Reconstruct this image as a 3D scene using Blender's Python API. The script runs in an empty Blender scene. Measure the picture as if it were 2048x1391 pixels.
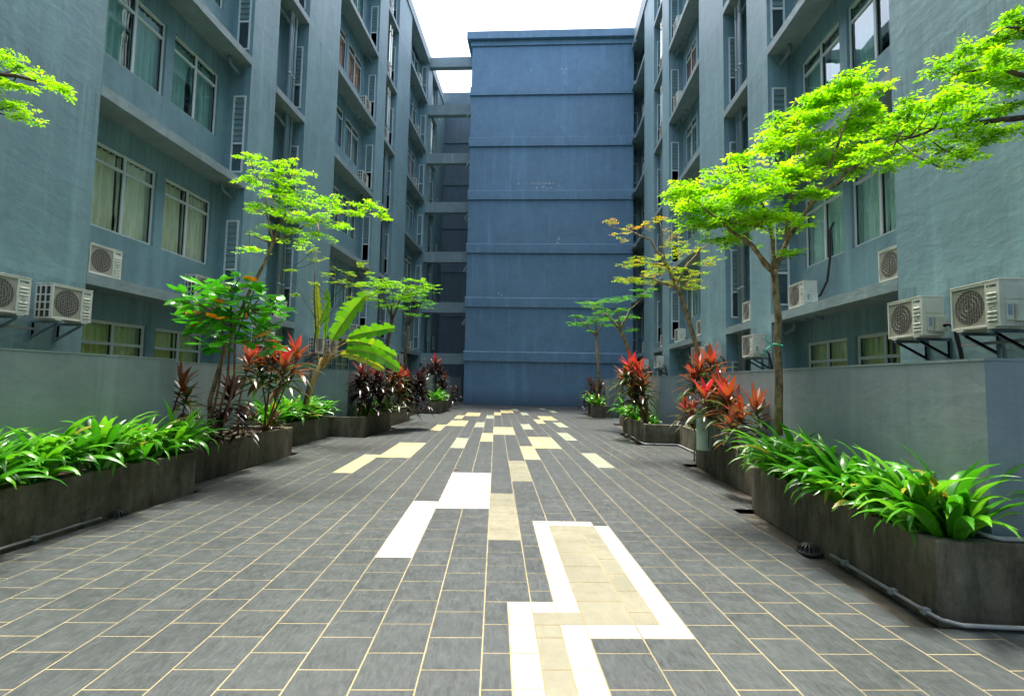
import bpy, math, random
from mathutils import Vector, Matrix, noise as mnoise

# ------------------------------------------------------------------ scene, camera, sky, sun, exposure
scene = bpy.context.scene
COL = scene.collection
R = math.radians
YAW, PITCH, ROLL, FPX, EYE = .06004, .06727, .01974, 992.3, 1.45
fw = Vector((-math.sin(YAW) * math.cos(PITCH), math.cos(YAW) * math.cos(PITCH), math.sin(PITCH)))
rt0 = Vector((math.cos(YAW), math.sin(YAW), 0)); up0 = rt0.cross(fw)
rt = rt0 * math.cos(ROLL) + up0 * math.sin(ROLL); up = -rt0 * math.sin(ROLL) + up0 * math.cos(ROLL)
cd = bpy.data.cameras.new('camera'); cam = bpy.data.objects.new('camera', cd); COL.objects.link(cam)
cam.matrix_world = Matrix(((rt.x, up.x, -fw.x, 0), (rt.y, up.y, -fw.y, 0), (rt.z, up.z, -fw.z, EYE), (0, 0, 0, 1)))
cd.sensor_width = 36; cd.lens = FPX / 2048 * 36; cd.clip_start = .05; cd.clip_end = 500
scene.camera = cam
SUN = Vector((-.04, .24, .97)).normalized()
w = bpy.data.worlds.new('World'); scene.world = w; w.use_nodes = True
nt = w.node_tree; bg = nt.nodes['Background']; sk = nt.nodes.new('ShaderNodeTexSky'); sk.sky_type = 'NISHITA'
sk.sun_disc = False; sk.sun_elevation = math.asin(SUN.z); sk.sun_rotation = math.atan2(SUN.x, SUN.y)
sk.air_density = 1.0; sk.dust_density = 6.0; sk.ozone_density = 1.0
nt.links.new(sk.outputs[0], bg.inputs[0]); bg.inputs[1].default_value = .15
sd = bpy.data.lights.new('sun', 'SUN'); sd.energy = 1.5; sd.angle = R(10); sd.color = (1, .95, .86)
so = bpy.data.objects.new('sun', sd); COL.objects.link(so); so.rotation_euler = SUN.to_track_quat('Z', 'Y').to_euler()
vs = scene.view_settings
scene.display_settings.display_device = 'sRGB'
vs.view_transform = 'Standard'; vs.look = 'None'; vs.gamma = 1; vs.exposure = 2.05
try: vs.use_curve_mapping = False
except Exception: pass
scene.cycles.max_bounces = 8; scene.cycles.diffuse_bounces = 4; scene.cycles.transparent_max_bounces = 12
scene.cycles.transmission_bounces = 4; scene.cycles.use_denoising = True

def at(x, y, Y):
    """world point at depth Y (building axis) seen at photo pixel x, y"""
    d = rt * ((x - 1024) / FPX) + up * ((695.5 - y) / FPX) + fw
    return Vector((0, 0, EYE)) + d * (Y / d.y)
def atx(x, y, X):
    d = rt * ((x - 1024) / FPX) + up * ((695.5 - y) / FPX) + fw
    return Vector((0, 0, EYE)) + d * (X / d.x)

# ------------------------------------------------------------------ helpers
class MB:
    def __init__(s): s.v = []; s.f = []; s.m = []; s.t = []; s.tone = 0.5; s.mi = 0
    def vert(s, p): s.v.append(tuple(p)); return len(s.v) - 1
    def face(s, idx): s.f.append(tuple(idx)); s.m.append(s.mi); s.t.append(s.tone)
    def poly(s, pts):
        b = len(s.v); s.v += [tuple(p) for p in pts]; s.face(range(b, b + len(pts)))
    def box(s, x0, x1, y0, y1, z0, z1):
        if x0 > x1: x0, x1 = x1, x0
        if y0 > y1: y0, y1 = y1, y0
        b = len(s.v)
        s.v += [(x0, y0, z0), (x1, y0, z0), (x1, y1, z0), (x0, y1, z0), (x0, y0, z1), (x1, y0, z1), (x1, y1, z1), (x0, y1, z1)]
        for q in ((0, 3, 2, 1), (4, 5, 6, 7), (0, 1, 5, 4), (1, 2, 6, 5), (2, 3, 7, 6), (3, 0, 4, 7)): s.face([b + i for i in q])
    def obox(s, c, ax, ay, az):
        c, ax, ay, az = Vector(c), Vector(ax), Vector(ay), Vector(az); b = len(s.v)
        for sz in (-1, 1):
            for sx, sy in ((-1, -1), (1, -1), (1, 1), (-1, 1)): s.v.append(tuple(c + ax * sx + ay * sy + az * sz))
        for q in ((0, 3, 2, 1), (4, 5, 6, 7), (0, 1, 5, 4), (1, 2, 6, 5), (2, 3, 7, 6), (3, 0, 4, 7)): s.face([b + i for i in q])
    def bar(s, a, b, wx, wz, upv=(0, 0, 1)):
        a, b = Vector(a), Vector(b); d = b - a; u = Vector(upv)
        if abs(d.normalized().dot(u)) > .95: u = Vector((1, 0, 0))
        sd_ = d.cross(u).normalized(); u2 = sd_.cross(d).normalized()
        s.obox((a + b) / 2, d / 2, sd_ * wx / 2, u2 * wz / 2)
    def tube(s, pts, rad, n=8, cap=True):
        pts = [Vector(p) for p in pts]
        if not isinstance(rad, (list, tuple)): rad = [rad] * len(pts)
        rings = []; prev = None
        for i, p in enumerate(pts):
            d = (pts[min(i + 1, len(pts) - 1)] - pts[max(i - 1, 0)])
            d = d.normalized() if d.length > 1e-9 else Vector((0, 0, 1))
            if prev is None: a = d.orthogonal().normalized()
            else:
                a = prev - d * prev.dot(d); a = a.normalized() if a.length > 1e-6 else d.orthogonal().normalized()
            prev = a; bb = d.cross(a); r = rad[i]; b0 = len(s.v)
            for k in range(n):
                t = 2 * math.pi * k / n; s.v.append(tuple(p + (a * math.cos(t) + bb * math.sin(t)) * r))
            rings.append(b0)
        for i in range(len(rings) - 1):
            for k in range(n):
                k2 = (k + 1) % n; s.face((rings[i] + k, rings[i] + k2, rings[i + 1] + k2, rings[i + 1] + k))
        if cap:
            s.face([rings[0] + k for k in range(n - 1, -1, -1)]); s.face([rings[-1] + k for k in range(n)])
    def lathe(s, c, prof, n=24, axis='z'):
        c = Vector(c); rings = []
        for r, h in prof:
            rings.append(len(s.v))
            for k in range(n):
                t = 2 * math.pi * k / n
                q = Vector((r * math.cos(t), r * math.sin(t), h)) if axis == 'z' else Vector((r * math.cos(t), h, r * math.sin(t)))
                s.v.append(tuple(c + q))
        for i in range(len(rings) - 1):
            for k in range(n):
                k2 = (k + 1) % n; s.face((rings[i] + k, rings[i] + k2, rings[i + 1] + k2, rings[i + 1] + k))
    def build(s, name, mats, parent=None, smooth=False, bevel=0, loc=None):
        me = bpy.data.meshes.new(name); me.from_pydata(s.v, [], s.f)
        if not isinstance(mats, (list, tuple)): mats = [mats]
        for m in mats: me.materials.append(m)
        me.polygons.foreach_set('material_index', s.m)
        at_ = me.attributes.new('tone', 'FLOAT', 'FACE'); at_.data.foreach_set('value', s.t)
        if smooth: me.polygons.foreach_set('use_smooth', [True] * len(s.f))
        me.update()
        o = bpy.data.objects.new(name, me); COL.objects.link(o)
        if parent: o.parent = parent
        if loc: o.location = loc
        if bevel:
            bv = o.modifiers.new('bevel', 'BEVEL'); bv.width = bevel; bv.segments = 2; bv.limit_method = 'ANGLE'; bv.angle_limit = R(40)
        return o
def thing(name, label, cat, loc=(0, 0, 0), rz=0, group=None):
    o = bpy.data.objects.new(name, None); COL.objects.link(o); o.location = loc; o.rotation_euler = (0, 0, rz)
    o.empty_display_size = .1
    return tag(o, label, cat, group)
def tag(o, label, cat, group=None):
    o['label'] = label; o['category'] = cat
    if group: o['group'] = group
    return o
def struct(o): o['kind'] = 'structure'; return o
KIDS = {}
def copy_tree(o, parent=None):
    c = o.copy(); COL.objects.link(c)
    if parent: c.parent = parent
    for ch in [x for x in COL.objects if x.parent == o]: copy_tree(ch, c)
    return c
ORD = ['first', 'second', 'third', 'fourth', 'fifth', 'sixth', 'seventh', 'eighth', 'ninth', 'tenth', 'eleventh', 'twelfth', 'thirteenth', 'fourteenth', 'fifteenth', 'sixteenth', 'seventeenth', 'eighteenth', 'nineteenth', 'twentieth']

# ------------------------------------------------------------------ materials
def mat(name):
    m = bpy.data.materials.new(name); m.use_nodes = True; n = m.node_tree
    return m, n, n.nodes['Principled BSDF'], n.nodes['Material Output']
def nd(n, t, **k):
    x = n.nodes.new(t)
    for a, b in k.items(): setattr(x, a, b)
    return x
def noise_(n, vec, scale, detail=5, rough=.6, dist=0):
    x = nd(n, 'ShaderNodeTexNoise'); x.inputs['Scale'].default_value = scale; x.inputs['Detail'].default_value = detail
    x.inputs['Roughness'].default_value = rough; x.inputs['Distortion'].default_value = dist
    if vec is not None: n.links.new(vec, x.inputs['Vector'])
    return x.outputs['Fac']
def ramp(n, fac, stops):
    x = nd(n, 'ShaderNodeValToRGB'); e = x.color_ramp.elements
    while len(e) < len(stops): e.new(.5)
    for i, (p, c) in enumerate(stops): e[i].position = p; e[i].color = (*c, 1) if len(c) == 3 else c
    n.links.new(fac, x.inputs[0]); return x.outputs[0]
def mixc(n, fac, a, b, mode='MIX'):
    x = nd(n, 'ShaderNodeMix', data_type='RGBA', blend_type=mode)
    for v, i in ((fac, 0), (a, 6), (b, 7)):
        if isinstance(v, bpy.types.NodeSocket): n.links.new(v, x.inputs[i])
        elif isinstance(v, tuple): x.inputs[i].default_value = (*v, 1) if len(v) == 3 else v
        else: x.inputs[i].default_value = v
    return x.outputs[2]
def math_(n, op, a, b=0, clamp=False):
    x = nd(n, 'ShaderNodeMath', operation=op, use_clamp=clamp)
    for v, i in ((a, 0), (b, 1)):
        if isinstance(v, bpy.types.NodeSocket): n.links.new(v, x.inputs[i])
        else: x.inputs[i].default_value = v
    return x.outputs[0]
def bump(n, bs, h, dist, strength=1):
    x = nd(n, 'ShaderNodeBump'); x.inputs['Distance'].default_value = dist; x.inputs['Strength'].default_value = strength
    n.links.new(h, x.inputs['Height']); n.links.new(x.outputs[0], bs.inputs['Normal'])
def pos(n, scale=None):
    g = nd(n, 'ShaderNodeNewGeometry')
    if scale is None: return g.outputs['Position']
    mp = nd(n, 'ShaderNodeMapping'); mp.inputs['Scale'].default_value = scale; n.links.new(g.outputs['Position'], mp.inputs[0]); return mp.outputs[0]

def paint(name, col, bumpd=.02, streak=True, rough=.55, course=None):
    m, n, b, o = mat(name); p = pos(n)
    big = noise_(n, p, .45, 6, .65); med = noise_(n, p, 2.3, 6, .7, .6)
    vp = pos(n, (1.6, 1.6, .13)); drip = noise_(n, vp, 1.6, 5, .6)
    k1 = tuple(c * .78 for c in col); k2 = tuple(min(1, c * 1.2) for c in col)
    c = ramp(n, big, [(.3, k1), (.7, k2)])
    c = mixc(n, .55, c, ramp(n, med, [(.3, k1), (.72, k2)]))
    if streak:
        c = mixc(n, ramp(n, drip, [(.52, (0, 0, 0)), (.74, (.55, .55, .55))]), c, tuple(min(1, x * 1.5) for x in col))
        fine = noise_(n, pos(n, (4.5, 4.5, .22)), 2.2, 7, .78)
        c = mixc(n, ramp(n, fine, [(.56, (0, 0, 0)), (.8, (.6, .6, .6))]), c, tuple(x * .5 for x in col))
        pat = noise_(n, p, 1.1, 3, .45, 1.2)
        c = mixc(n, ramp(n, pat, [(.60, (0, 0, 0)), (.64, (.35, .35, .35))]), c, (col[0] * 1.22, col[1] * 1.12, col[2] * 1.05))
        sc = noise_(n, pos(n, (9, 9, 2)), 4, 6, .8)
        c = mixc(n, ramp(n, sc, [(.70, (0, 0, 0)), (.78, (.6, .6, .6))]), c, (.5, .54, .54))
        if course:      # rain stains hanging below each ledge or string course
            s2 = nd(n, 'ShaderNodeSeparateXYZ'); n.links.new(p, s2.inputs[0])
            fr = math_(n, 'FRACT', math_(n, 'DIVIDE', math_(n, 'SUBTRACT', s2.outputs['Z'], course[0] - 33.5), course[1]))
            st = noise_(n, pos(n, (7, 7, .10)), 1.5, 5, .7)
            k = math_(n, 'MULTIPLY', ramp(n, fr, [(.45, (0, 0, 0)), (.99, (1, 1, 1)), (1, (0, 0, 0))]), ramp(n, st, [(.46, (0, 0, 0)), (.66, (.75, .75, .75))]))
            c = mixc(n, math_(n, 'MULTIPLY', k, .4 if name == 'block_paint_blue_cast' else .8), c, tuple(x * .45 for x in col))
        # grime that creeps up from the ground
        sep = nd(n, 'ShaderNodeSeparateXYZ'); n.links.new(p, sep.inputs[0])
        gr = math_(n, 'SUBTRACT', math_(n, 'ADD', .55, math_(n, 'MULTIPLY', med, .9)), sep.outputs['Z'], True)
        c = mixc(n, math_(n, 'MULTIPLY', gr, .8), c, tuple(x * .38 for x in col))
    n.links.new(c, b.inputs['Base Color']); b.inputs['Roughness'].default_value = rough
    # trowelled render: slanting ridges plus fine grain
    mp = nd(n, 'ShaderNodeMapping'); g = nd(n, 'ShaderNodeNewGeometry'); n.links.new(g.outputs['Position'], mp.inputs[0])
    mp.inputs['Rotation'].default_value = (R(35), 0, R(15)); mp.inputs['Scale'].default_value = (1, 1.0, 2.0)
    h1 = noise_(n, mp.outputs[0], 3.2, 7, .55, .35); h2 = noise_(n, p, 42, 4, .6); h3 = noise_(n, p, 8, 4, .6)
    h = math_(n, 'ADD', math_(n, 'MULTIPLY', h1, 1.6), math_(n, 'ADD', math_(n, 'MULTIPLY', h2, .16), math_(n, 'MULTIPLY', h3, .35)))
    bump(n, b, h, bumpd)
    return m
def simple(name, col, rough=.5, metal=0, spec=.5, vary=.0, scale=8):
    m, n, b, o = mat(name); b.inputs['Roughness'].default_value = rough; b.inputs['Metallic'].default_value = metal
    b.inputs['Specular IOR Level'].default_value = spec
    if vary:
        f = noise_(n, pos(n), scale, 5, .6)
        n.links.new(ramp(n, f, [(.3, tuple(c * (1 - vary) for c in col)), (.7, tuple(min(1, c * (1 + vary)) for c in col))]), b.inputs['Base Color'])
    else: b.inputs['Base Color'].default_value = (*col, 1)
    return m
M = {}
M['wall'] = paint('wall_paint', (.165, .29, .312), .0045, course=(2.98, 3.35))
M['block'] = paint('block_paint_blue_cast', (.125, .24, .33), .006, course=(2.66, 3.375))  # blue cast of the shaded far end put into the block's colour
M['ledge'] = paint('ledge_paint', (.2, .28, .28), .008)
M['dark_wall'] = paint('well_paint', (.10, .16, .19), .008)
M['garden_wall'] = paint('garden_wall_paint', (.185, .245, .26), .003)
M['room'] = simple('unlit_room_dark', (.02, .022, .022), .9)  # near-black stands in for the shade inside unlit rooms
M['alu'] = simple('window_frame_paint', (.62, .68, .66), .4, 0, .5)
M['pipe'] = simple('pipe_paint', (.16, .24, .26), .45, 0, .5, .12)
M['conduit'] = simple('conduit_grey', (.24, .26, .26), .4, 0, .5, .15)
M['black'] = simple('black_rubber', (.015, .015, .016), .6)
M['iron'] = simple('cast_iron', (.05, .052, .045), .5, .3, .5, .3, 40)
M['ac'] = simple('ac_casing_paint', (.60, .64, .55), .42, 0, .5, .16, 3)
M['ac_panel'] = simple('ac_grille_paint', (.36, .36, .29), .5, 0, .5, .1, 20)
M['ac_wire'] = simple('ac_wire', (.42, .42, .36), .45)
M['ac_dark'] = simple('ac_fan_dark', (.035, .036, .032), .7)
M['sticker'] = simple('sticker_blue', (.25, .33, .42), .4)
M['logo'] = simple('logo_ink', (.02, .035, .05), .4)
M['logo_teal'] = simple('logo_teal', (.02, .2, .22), .4)
M['ribbon'] = simple('ribbon_green', (.03, .42, .25), .5)
M['blue_tie'] = simple('blue_string', (.02, .12, .5), .5)
M['pvc'] = simple('pale_green_pvc', (.42, .56, .4), .35, 0, .5, .08, 5)
M['soil'] = simple('soil', (.06, .045, .03), .95, 0, .2, .5, 30)

def concrete():
    m, n, b, o = mat('mossy_concrete'); p = pos(n)
    f1 = noise_(n, p, 1.1, 7, .7, .4); f2 = noise_(n, pos(n, (2.2, 2.2, .5)), 3.2, 7, .72); f3 = noise_(n, p, 55, 3, .7)
    c = ramp(n, f1, [(.28, (.05, .044, .026)), (.5, (.125, .11, .072)), (.72, (.25, .23, .165))])
    c = mixc(n, ramp(n, f2, [(.42, (0, 0, 0)), (.68, (.85, .85, .85))]), c, (.024, .026, .012))
    f4 = noise_(n, p, 5.5, 8, .75)
    c = mixc(n, ramp(n, f4, [(.54, (0, 0, 0)), (.7, (.6, .6, .6))]), c, (.17, .16, .12))
    c = mixc(n, ramp(n, f4, [(.28, (.8, .8, .8)), (.44, (0, 0, 0))]), c, (.018, .02, .008))
    c = mixc(n, ramp(n, f3, [(.66, (0, 0, 0)), (.76, (.6, .6, .6))]), c, (.28, .27, .22))
    n.links.new(c, b.inputs['Base Color']); b.inputs['Roughness'].default_value = .85
    bump(n, b, math_(n, 'ADD', f3, math_(n, 'MULTIPLY', f2, 1.5)), .006)
    return m
M['concrete'] = concrete()
def gutter():
    m, n, b, o = mat('gutter_concrete'); p = pos(n); f = noise_(n, p, 2.5, 7, .7); f2 = noise_(n, p, 30, 4, .7)
    c = ramp(n, f, [(.3, (.03, .032, .022)), (.7, (.1, .09, .07))])
    n.links.new(c, b.inputs['Base Color']); b.inputs['Roughness'].default_value = .6; bump(n, b, f2, .006); return m
M['gutter'] = gutter()
def grout():
    m, n, b, o = mat('grout'); f = noise_(n, pos(n), 1.4, 5, .65)
    n.links.new(ramp(n, f, [(.3, (.17, .15, .085)), (.6, (.31, .27, .145))]), b.inputs['Base Color']); b.inputs['Roughness'].default_value = .8; return m
M['grout'] = grout()
TA = .0912
def tile(name, col, vary, streak, rough):
    m, n, b, o = mat(name); g = nd(n, 'ShaderNodeNewGeometry')
    mp = nd(n, 'ShaderNodeMapping'); mp.vector_type = 'TEXTURE'; mp.inputs['Rotation'].default_value = (0, 0, TA); n.links.new(g.outputs['Position'], mp.inputs[0])
    mp2 = nd(n, 'ShaderNodeMapping'); mp2.inputs['Rotation'].default_value = (0, 0, R(28)); mp2.inputs['Scale'].default_value = (1, .22, 1); n.links.new(mp.outputs[0], mp2.inputs[0])
    a = nd(n, 'ShaderNodeAttribute'); a.attribute_name = 'tone'
    grain = noise_(n, mp2.outputs[0], 42, 6, .78); blot = noise_(n, g.outputs['Position'], 1.3, 7, .68); mid = noise_(n, g.outputs['Position'], 9, 6, .7)
    lo = tuple(c * (1 - vary) for c in col); hi = tuple(c * (1 + vary) for c in col)
    c = ramp(n, a.outputs['Fac'], [(0, lo), (1, hi)])
    c = mixc(n, streak, c, mixc(n, ramp(n, grain, [(.35, (0, 0, 0)), (.7, (1, 1, 1))]), tuple(c_ * .6 for c_ in col), tuple(min(1, c_ * 1.75) for c_ in col)))
    c = mixc(n, ramp(n, blot, [(.45, (0, 0, 0)), (.75, (.6, .6, .6))]), c, tuple(min(.85, c_ * 1.55 + .012) for c_ in col))
    c = mixc(n, ramp(n, mid, [(.62, (0, 0, 0)), (.85, (.45, .45, .45))]), c, tuple(min(.85, c_ * 1.9) for c_ in col))
    n.links.new(c, b.inputs['Base Color'])
    n.links.new(ramp(n, mid, [(.3, (rough - .1,) * 3), (.7, (rough + .14,) * 3)]), b.inputs['Roughness'])
    bump(n, b, math_(n, 'ADD', grain, math_(n, 'MULTIPLY', mid, .8)), .0022)
    return m
M['slate'] = tile('slate_tile', (.039, .048, .048), .6, .85, .44)
M['white_tile'] = tile('white_tile', (.44, .44, .415), .09, .2, .45)
M['beige_tile'] = tile('beige_tile', (.175, .172, .118), .08, .12, .5)
M['yellow_tile'] = tile('yellow_tile', (.41, .35, .17), .06, .06, .45)
M['grey_tile'] = tile('sage_tile', (.22, .25, .175), .08, .12, .5)

def glass():
    m, n, b, o = mat('window_glass'); n.nodes.remove(b)
    tr = nd(n, 'ShaderNodeBsdfTransparent'); tr.inputs[0].default_value = (.88, .95, .92, 1)
    gl = nd(n, 'ShaderNodeBsdfGlossy'); gl.inputs['Roughness'].default_value = .015; gl.inputs[0].default_value = (.9, .97, .95, 1)
    lw = nd(n, 'ShaderNodeLayerWeight'); lw.inputs[0].default_value = .5
    wob = noise_(n, pos(n), .9, 2, .5); bp = nd(n, 'ShaderNodeBump'); bp.inputs['Distance'].default_value = .002; n.links.new(wob, bp.inputs['Height']); n.links.new(bp.outputs[0], gl.inputs['Normal'])
    mx = nd(n, 'ShaderNodeMixShader'); n.links.new(math_(n, 'ADD', math_(n, 'MULTIPLY', math_(n, 'POWER', lw.outputs[1], 1.8), .62), .045, True), mx.inputs[0]); n.links.new(tr.outputs[0], mx.inputs[1]); n.links.new(gl.outputs[0], mx.inputs[2])
    n.links.new(mx.outputs[0], o.inputs[0]); return m
M['glass'] = glass()
def frosted():
    m, n, b, o = mat('louvre_glass'); b.inputs['Base Color'].default_value = (.17, .24, .22, 1); b.inputs['Roughness'].default_value = .22
    return m
M['louvre'] = frosted()
def cloth(name, col):
    m, n, b, o = mat(name); f = noise_(n, pos(n, (6, 6, .6)), 3, 5, .6)
    n.links.new(ramp(n, f, [(.3, tuple(c * .8 for c in col)), (.7, tuple(min(1, c * 1.15) for c in col))]), b.inputs['Base Color'])
    b.inputs['Roughness'].default_value = .85; return m
CURT = {'cream': cloth('cream_curtain', (.90, .88, .64)), 'mint': cloth('mint_curtain', (.62, .88, .74)), 'teal': cloth('teal_reflection_curtain', (.28, .5, .44)),  # teal cloth carries the reflection of the building opposite as its colour
        'orange': cloth('orange_curtain', (.88, .32, .06)), 'olive': cloth('olive_reflection_curtain', (.78, .82, .32)), 'grey': cloth('grey_curtain', (.3, .36, .34))}  # olive cloth has the yellow-green window reflection put into its colour

def leaf(name, stops, trans=.45, rough=.35, spec=.5, tmul=1.6):
    """leaf surface: colour by leaf age (tone), part of the light passes through"""
    m, n, b, o = mat(name)
    a = nd(n, 'ShaderNodeAttribute'); a.attribute_name = 'tone'
    c = ramp(n, a.outputs['Fac'], stops)
    f = noise_(n, pos(n), 18, 3, .6); c = mixc(n, .35, c, mixc(n, f, (.25, .25, .25), (1, 1, 1)), 'MULTIPLY')
    n.links.new(c, b.inputs['Base Color']); b.inputs['Roughness'].default_value = rough; b.inputs['Specular IOR Level'].default_value = spec
    t = nd(n, 'ShaderNodeBsdfTranslucent'); n.links.new(mixc(n, 1.0, c, (tmul, tmul, tmul * .7), 'MULTIPLY'), t.inputs[0])
    mx = nd(n, 'ShaderNodeMixShader'); mx.inputs[0].default_value = trans
    n.links.new(b.outputs[0], mx.inputs[1]); n.links.new(t.outputs[0], mx.inputs[2]); n.links.new(mx.outputs[0], o.inputs[0]); return m
M['tree_leaf'] = leaf('tree_leaf', [(0, (.045, .17, .004)), (.4, (.21, .52, .003)), (.75, (.35, .68, .004)), (1, (.48, .70, .012))], .5, .5, .3)
M['far_leaf'] = leaf('far_tree_leaf', [(0, (.02, .12, .008)), (.5, (.06, .28, .010)), (1, (.13, .40, .012))], .45, .5, .3)
M['yellow_leaf'] = leaf('yellowing_leaf', [(0, (.10, .30, .006)), (.35, (.24, .46, .01)), (.7, (.50, .42, .012)), (1, (.55, .20, .02))], .45, .5, .3)
M['lily'] = leaf('lily_leaf', [(0, (.018, .13, .005)), (.5, (.06, .31, .008)), (.95, (.17, .50, .02)), (1, (.35, .33, .03))], .3, .28, .7)
M['shrub'] = leaf('shrub_leaf', [(0, (.015, .13, .010)), (.5, (.045, .33, .010)), (.92, (.10, .48, .012)), (1, (.75, .25, .01))], .3, .25, .8)
M['cord'] = leaf('cordyline_leaf', [(0, (.06, .14, .03)), (.22, (.10, .085, .03)), (.45, (.22, .055, .022)), (.68, (.36, .07, .014)), (.85, (.46, .022, .022)), (1, (.6, .02, .04))], .3, .26, 1.0)
M['cord_dark'] = leaf('dark_cordyline_leaf', [(0, (.022, .03, .018)), (.4, (.045, .02, .022)), (.7, (.10, .02, .022)), (.9, (.25, .05, .015)), (1, (.6, .02, .03))], .25, .26, .9)
M['banana'] = leaf('banana_leaf', [(0, (.07, .30, .010)), (.6, (.17, .46, .012)), (1, (.55, .55, .03))], .42, .35, .5)
def bark(name, c1, c2, sc=14):
    m, n, b, o = mat(name); f = noise_(n, pos(n, (1, 1, .5)), sc, 6, .7); n.links.new(ramp(n, f, [(.35, c1), (.62, c2)]), b.inputs['Base Color'])
    b.inputs['Roughness'].default_value = .85; bump(n, b, f, .008); return m
M['bark'] = bark('bark', (.07, .04, .022), (.34, .25, .12))
M['dark_bark'] = bark('dark_bark', (.03, .022, .016), (.12, .085, .05))
M['petiole'] = bark('banana_stem', (.24, .15, .04), (.45, .30, .09), 9)
M['cane'] = bark('cane', (.10, .035, .02), (.24, .10, .05), 20)

# ------------------------------------------------------------------ ground, gutter sheet, paving
XL, XR = -7.8, 5.5
mb = MB(); mb.poly([(-60, -40, -.05), (60, -40, -.05), (60, 90, -.05), (-60, 90, -.05)]); struct(mb.build('ground', M['gutter']))
TW, TL, U0 = .305, .316, -.042
tu, tv = Vector((math.cos(TA), math.sin(TA), 0)), Vector((-math.sin(TA), math.cos(TA), 0))
BANDS = [(-14, 3.28, -4.25, 9), (3.28, 6.13, -4.25, 2.28), (6.13, 9.4, -4.6, 2.6), (9.4, 12.1, -5.18, 3.28), (12.1, 14.75, -4.28, 2.27), (14.75, 18.2, -4.6, 2.6), (18.2, 21.15, -5.18, 3.28), (21.15, 24.2, -4.33, 2.05), (24.2, 30.2, -4.9, 5.5), (30.2, 37.2, -8.0, -4.74)]
def clip(poly, a, b, c):
    out = []
    for i in range(len(poly)):
        p, q = poly[i - 1], poly[i]; dp, dq = a * p[0] + b * p[1] - c, a * q[0] + b * q[1] - c
        if dp <= 0: 
            if dq <= 0: out.append(q)
            else: t = dp / (dp - dq); out.append((p[0] + (q[0] - p[0]) * t, p[1] + (q[1] - p[1]) * t))
        elif dq <= 0:
            t = dp / (dp - dq); out.append((p[0] + (q[0] - p[0]) * t, p[1] + (q[1] - p[1]) * t)); out.append(q)
    return out
def joint(c, v):  # nearest joint of the column
    ph = 3.075 if c % 2 == 0 else 2.92
    return ph + round((v - ph) / TL) * TL
KW, KB, KY, KG = 1, 2, 3, 4
blocks = []   # (col0, col1, v0, v1, colour) in columns
for c0, c1, v0, k in [(-8, -7, 7.76, KY), (-7, -5, 9.36, KY), (-6, -5, 14.53, KY), (-5, -3, 16.18, KY), (-5, -4, 18.89, KY), (-4, -2, 20.66, KY), (-3, -2, 10.79, KG), (-2, -1, 15.70, KG), (-1, 0, 19.38, KG),
        (-1, 0, 12.04, KY), (0, 2, 13.75, KY), (0, 1, 21.36, KY), (1, 3, 23.0, KY), (3, 4, 24.65, KG), (4, 5, 21.67, KG), (3, 4, 15.12, KG), (5, 6, 17.5, KY), (6, 8, 19.1, KY), (8, 9, 25.9, KG), (9, 10, 23.8, KG), (7, 8, 16.14, KG),
        (2, 3, 9.36, KY), (3, 5, 10.95, KY), (6, 7, 12.41, KG), (6, 7, 8.6, KG), (1, 2, 7.31, KB), (0, 1, 4.655, KB), (-2, 0, 5.764, KW), (-3, -2, 4.184, KW)]:
    n_ = 7 if c1 - c0 == 2 else (5.5 if (c0, k) == (6, KG) and v0 < 9 else 6)
    v0 = joint(c0 if n_ == 6 else c0 + 1, v0); blocks.append((c0, c1, v0, v0 + n_ * TL, k))
for c0, c1, v0, v1, k in [(.5, 1, -3, 3.38, KW), (1, 1.5, 3.225, 3.38, KW), (1, 1.5, -3, 3.225, KB), (1.5, 2, 3.225, 5.285, KW), (1.5, 2, 3.07, 3.225, KB), (1.5, 2, -3, 3.07, KW), (2, 3.5, 5.13, 5.285, KW),
        (2, 3, 3.075, 5.13, KB), (3, 3.5, 3.075, 5.13, KB), (2, 4, 2.915, 3.075, KW), (3.5, 4, 3.075, 5.125, KW)]: blocks.append((c0, c1, v0, v1, k))
rng = random.Random(5)
mb = MB(); G = .0042
for c in range(-40, 45):
    ph = 3.075 if c % 2 == 0 else 2.92
    cuts = [ph + k * TL for k in range(-58, 110)]
    mine = [b for b in blocks if b[0] < c + 1 and b[1] > c]
    for b in mine:
        for e in b[2:4]:
            cuts = [x for x in cuts if abs(x - e) > .06] + [e]
    cuts.sort()
    for v0, v1 in zip(cuts, cuts[1:]):
        vm = (v0 + v1) / 2; cols = []
        for h in (.25, .75):
            k = 0
            for b in mine:
                if b[0] < c + h < b[1] and b[2] < vm < b[3]: k = b[4]
            cols.append(k)
        near = any(b[0] % 1 or b[1] % 1 for b in mine if b[2] < vm < b[3])
        parts = [(c, c + 1, cols[0])] if cols[0] == cols[1] and not (near and cols[0]) else [(c, c + .5, cols[0]), (c + .5, c + 1, cols[1])]
        if cols[0] == cols[1] == KB: parts = [(c, c + 1, KB)]
        for a, b_, k in parts:
            u0, u1 = U0 + a * TW + G, U0 + b_ * TW - G
            q = [tu * x + tv * y for x, y in ((u0, v0 + G), (u1, v0 + G), (u1, v1 - G), (u0, v1 - G))]
            q = [(p.x, p.y) for p in q]
            if max(p[1] for p in q) < -14 or min(p[1] for p in q) > 37.2: continue
            tone, dz = rng.random(), rng.uniform(-.0001, .0003)
            for y0, y1, x0, x1 in BANDS:
                p = clip(clip(clip(clip(q, 0, 1, y1), 0, -1, -y0), 1, 0, x1), -1, 0, -x0)
                if len(p) >= 3: mb.mi = k; mb.tone = tone; mb.poly([(x, y, dz) for x, y in p])
pav = struct(mb.build('tiled_pavement', [M['slate'], M['white_tile'], M['beige_tile'], M['yellow_tile'], M['grey_tile']]))
mb = MB()
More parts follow.
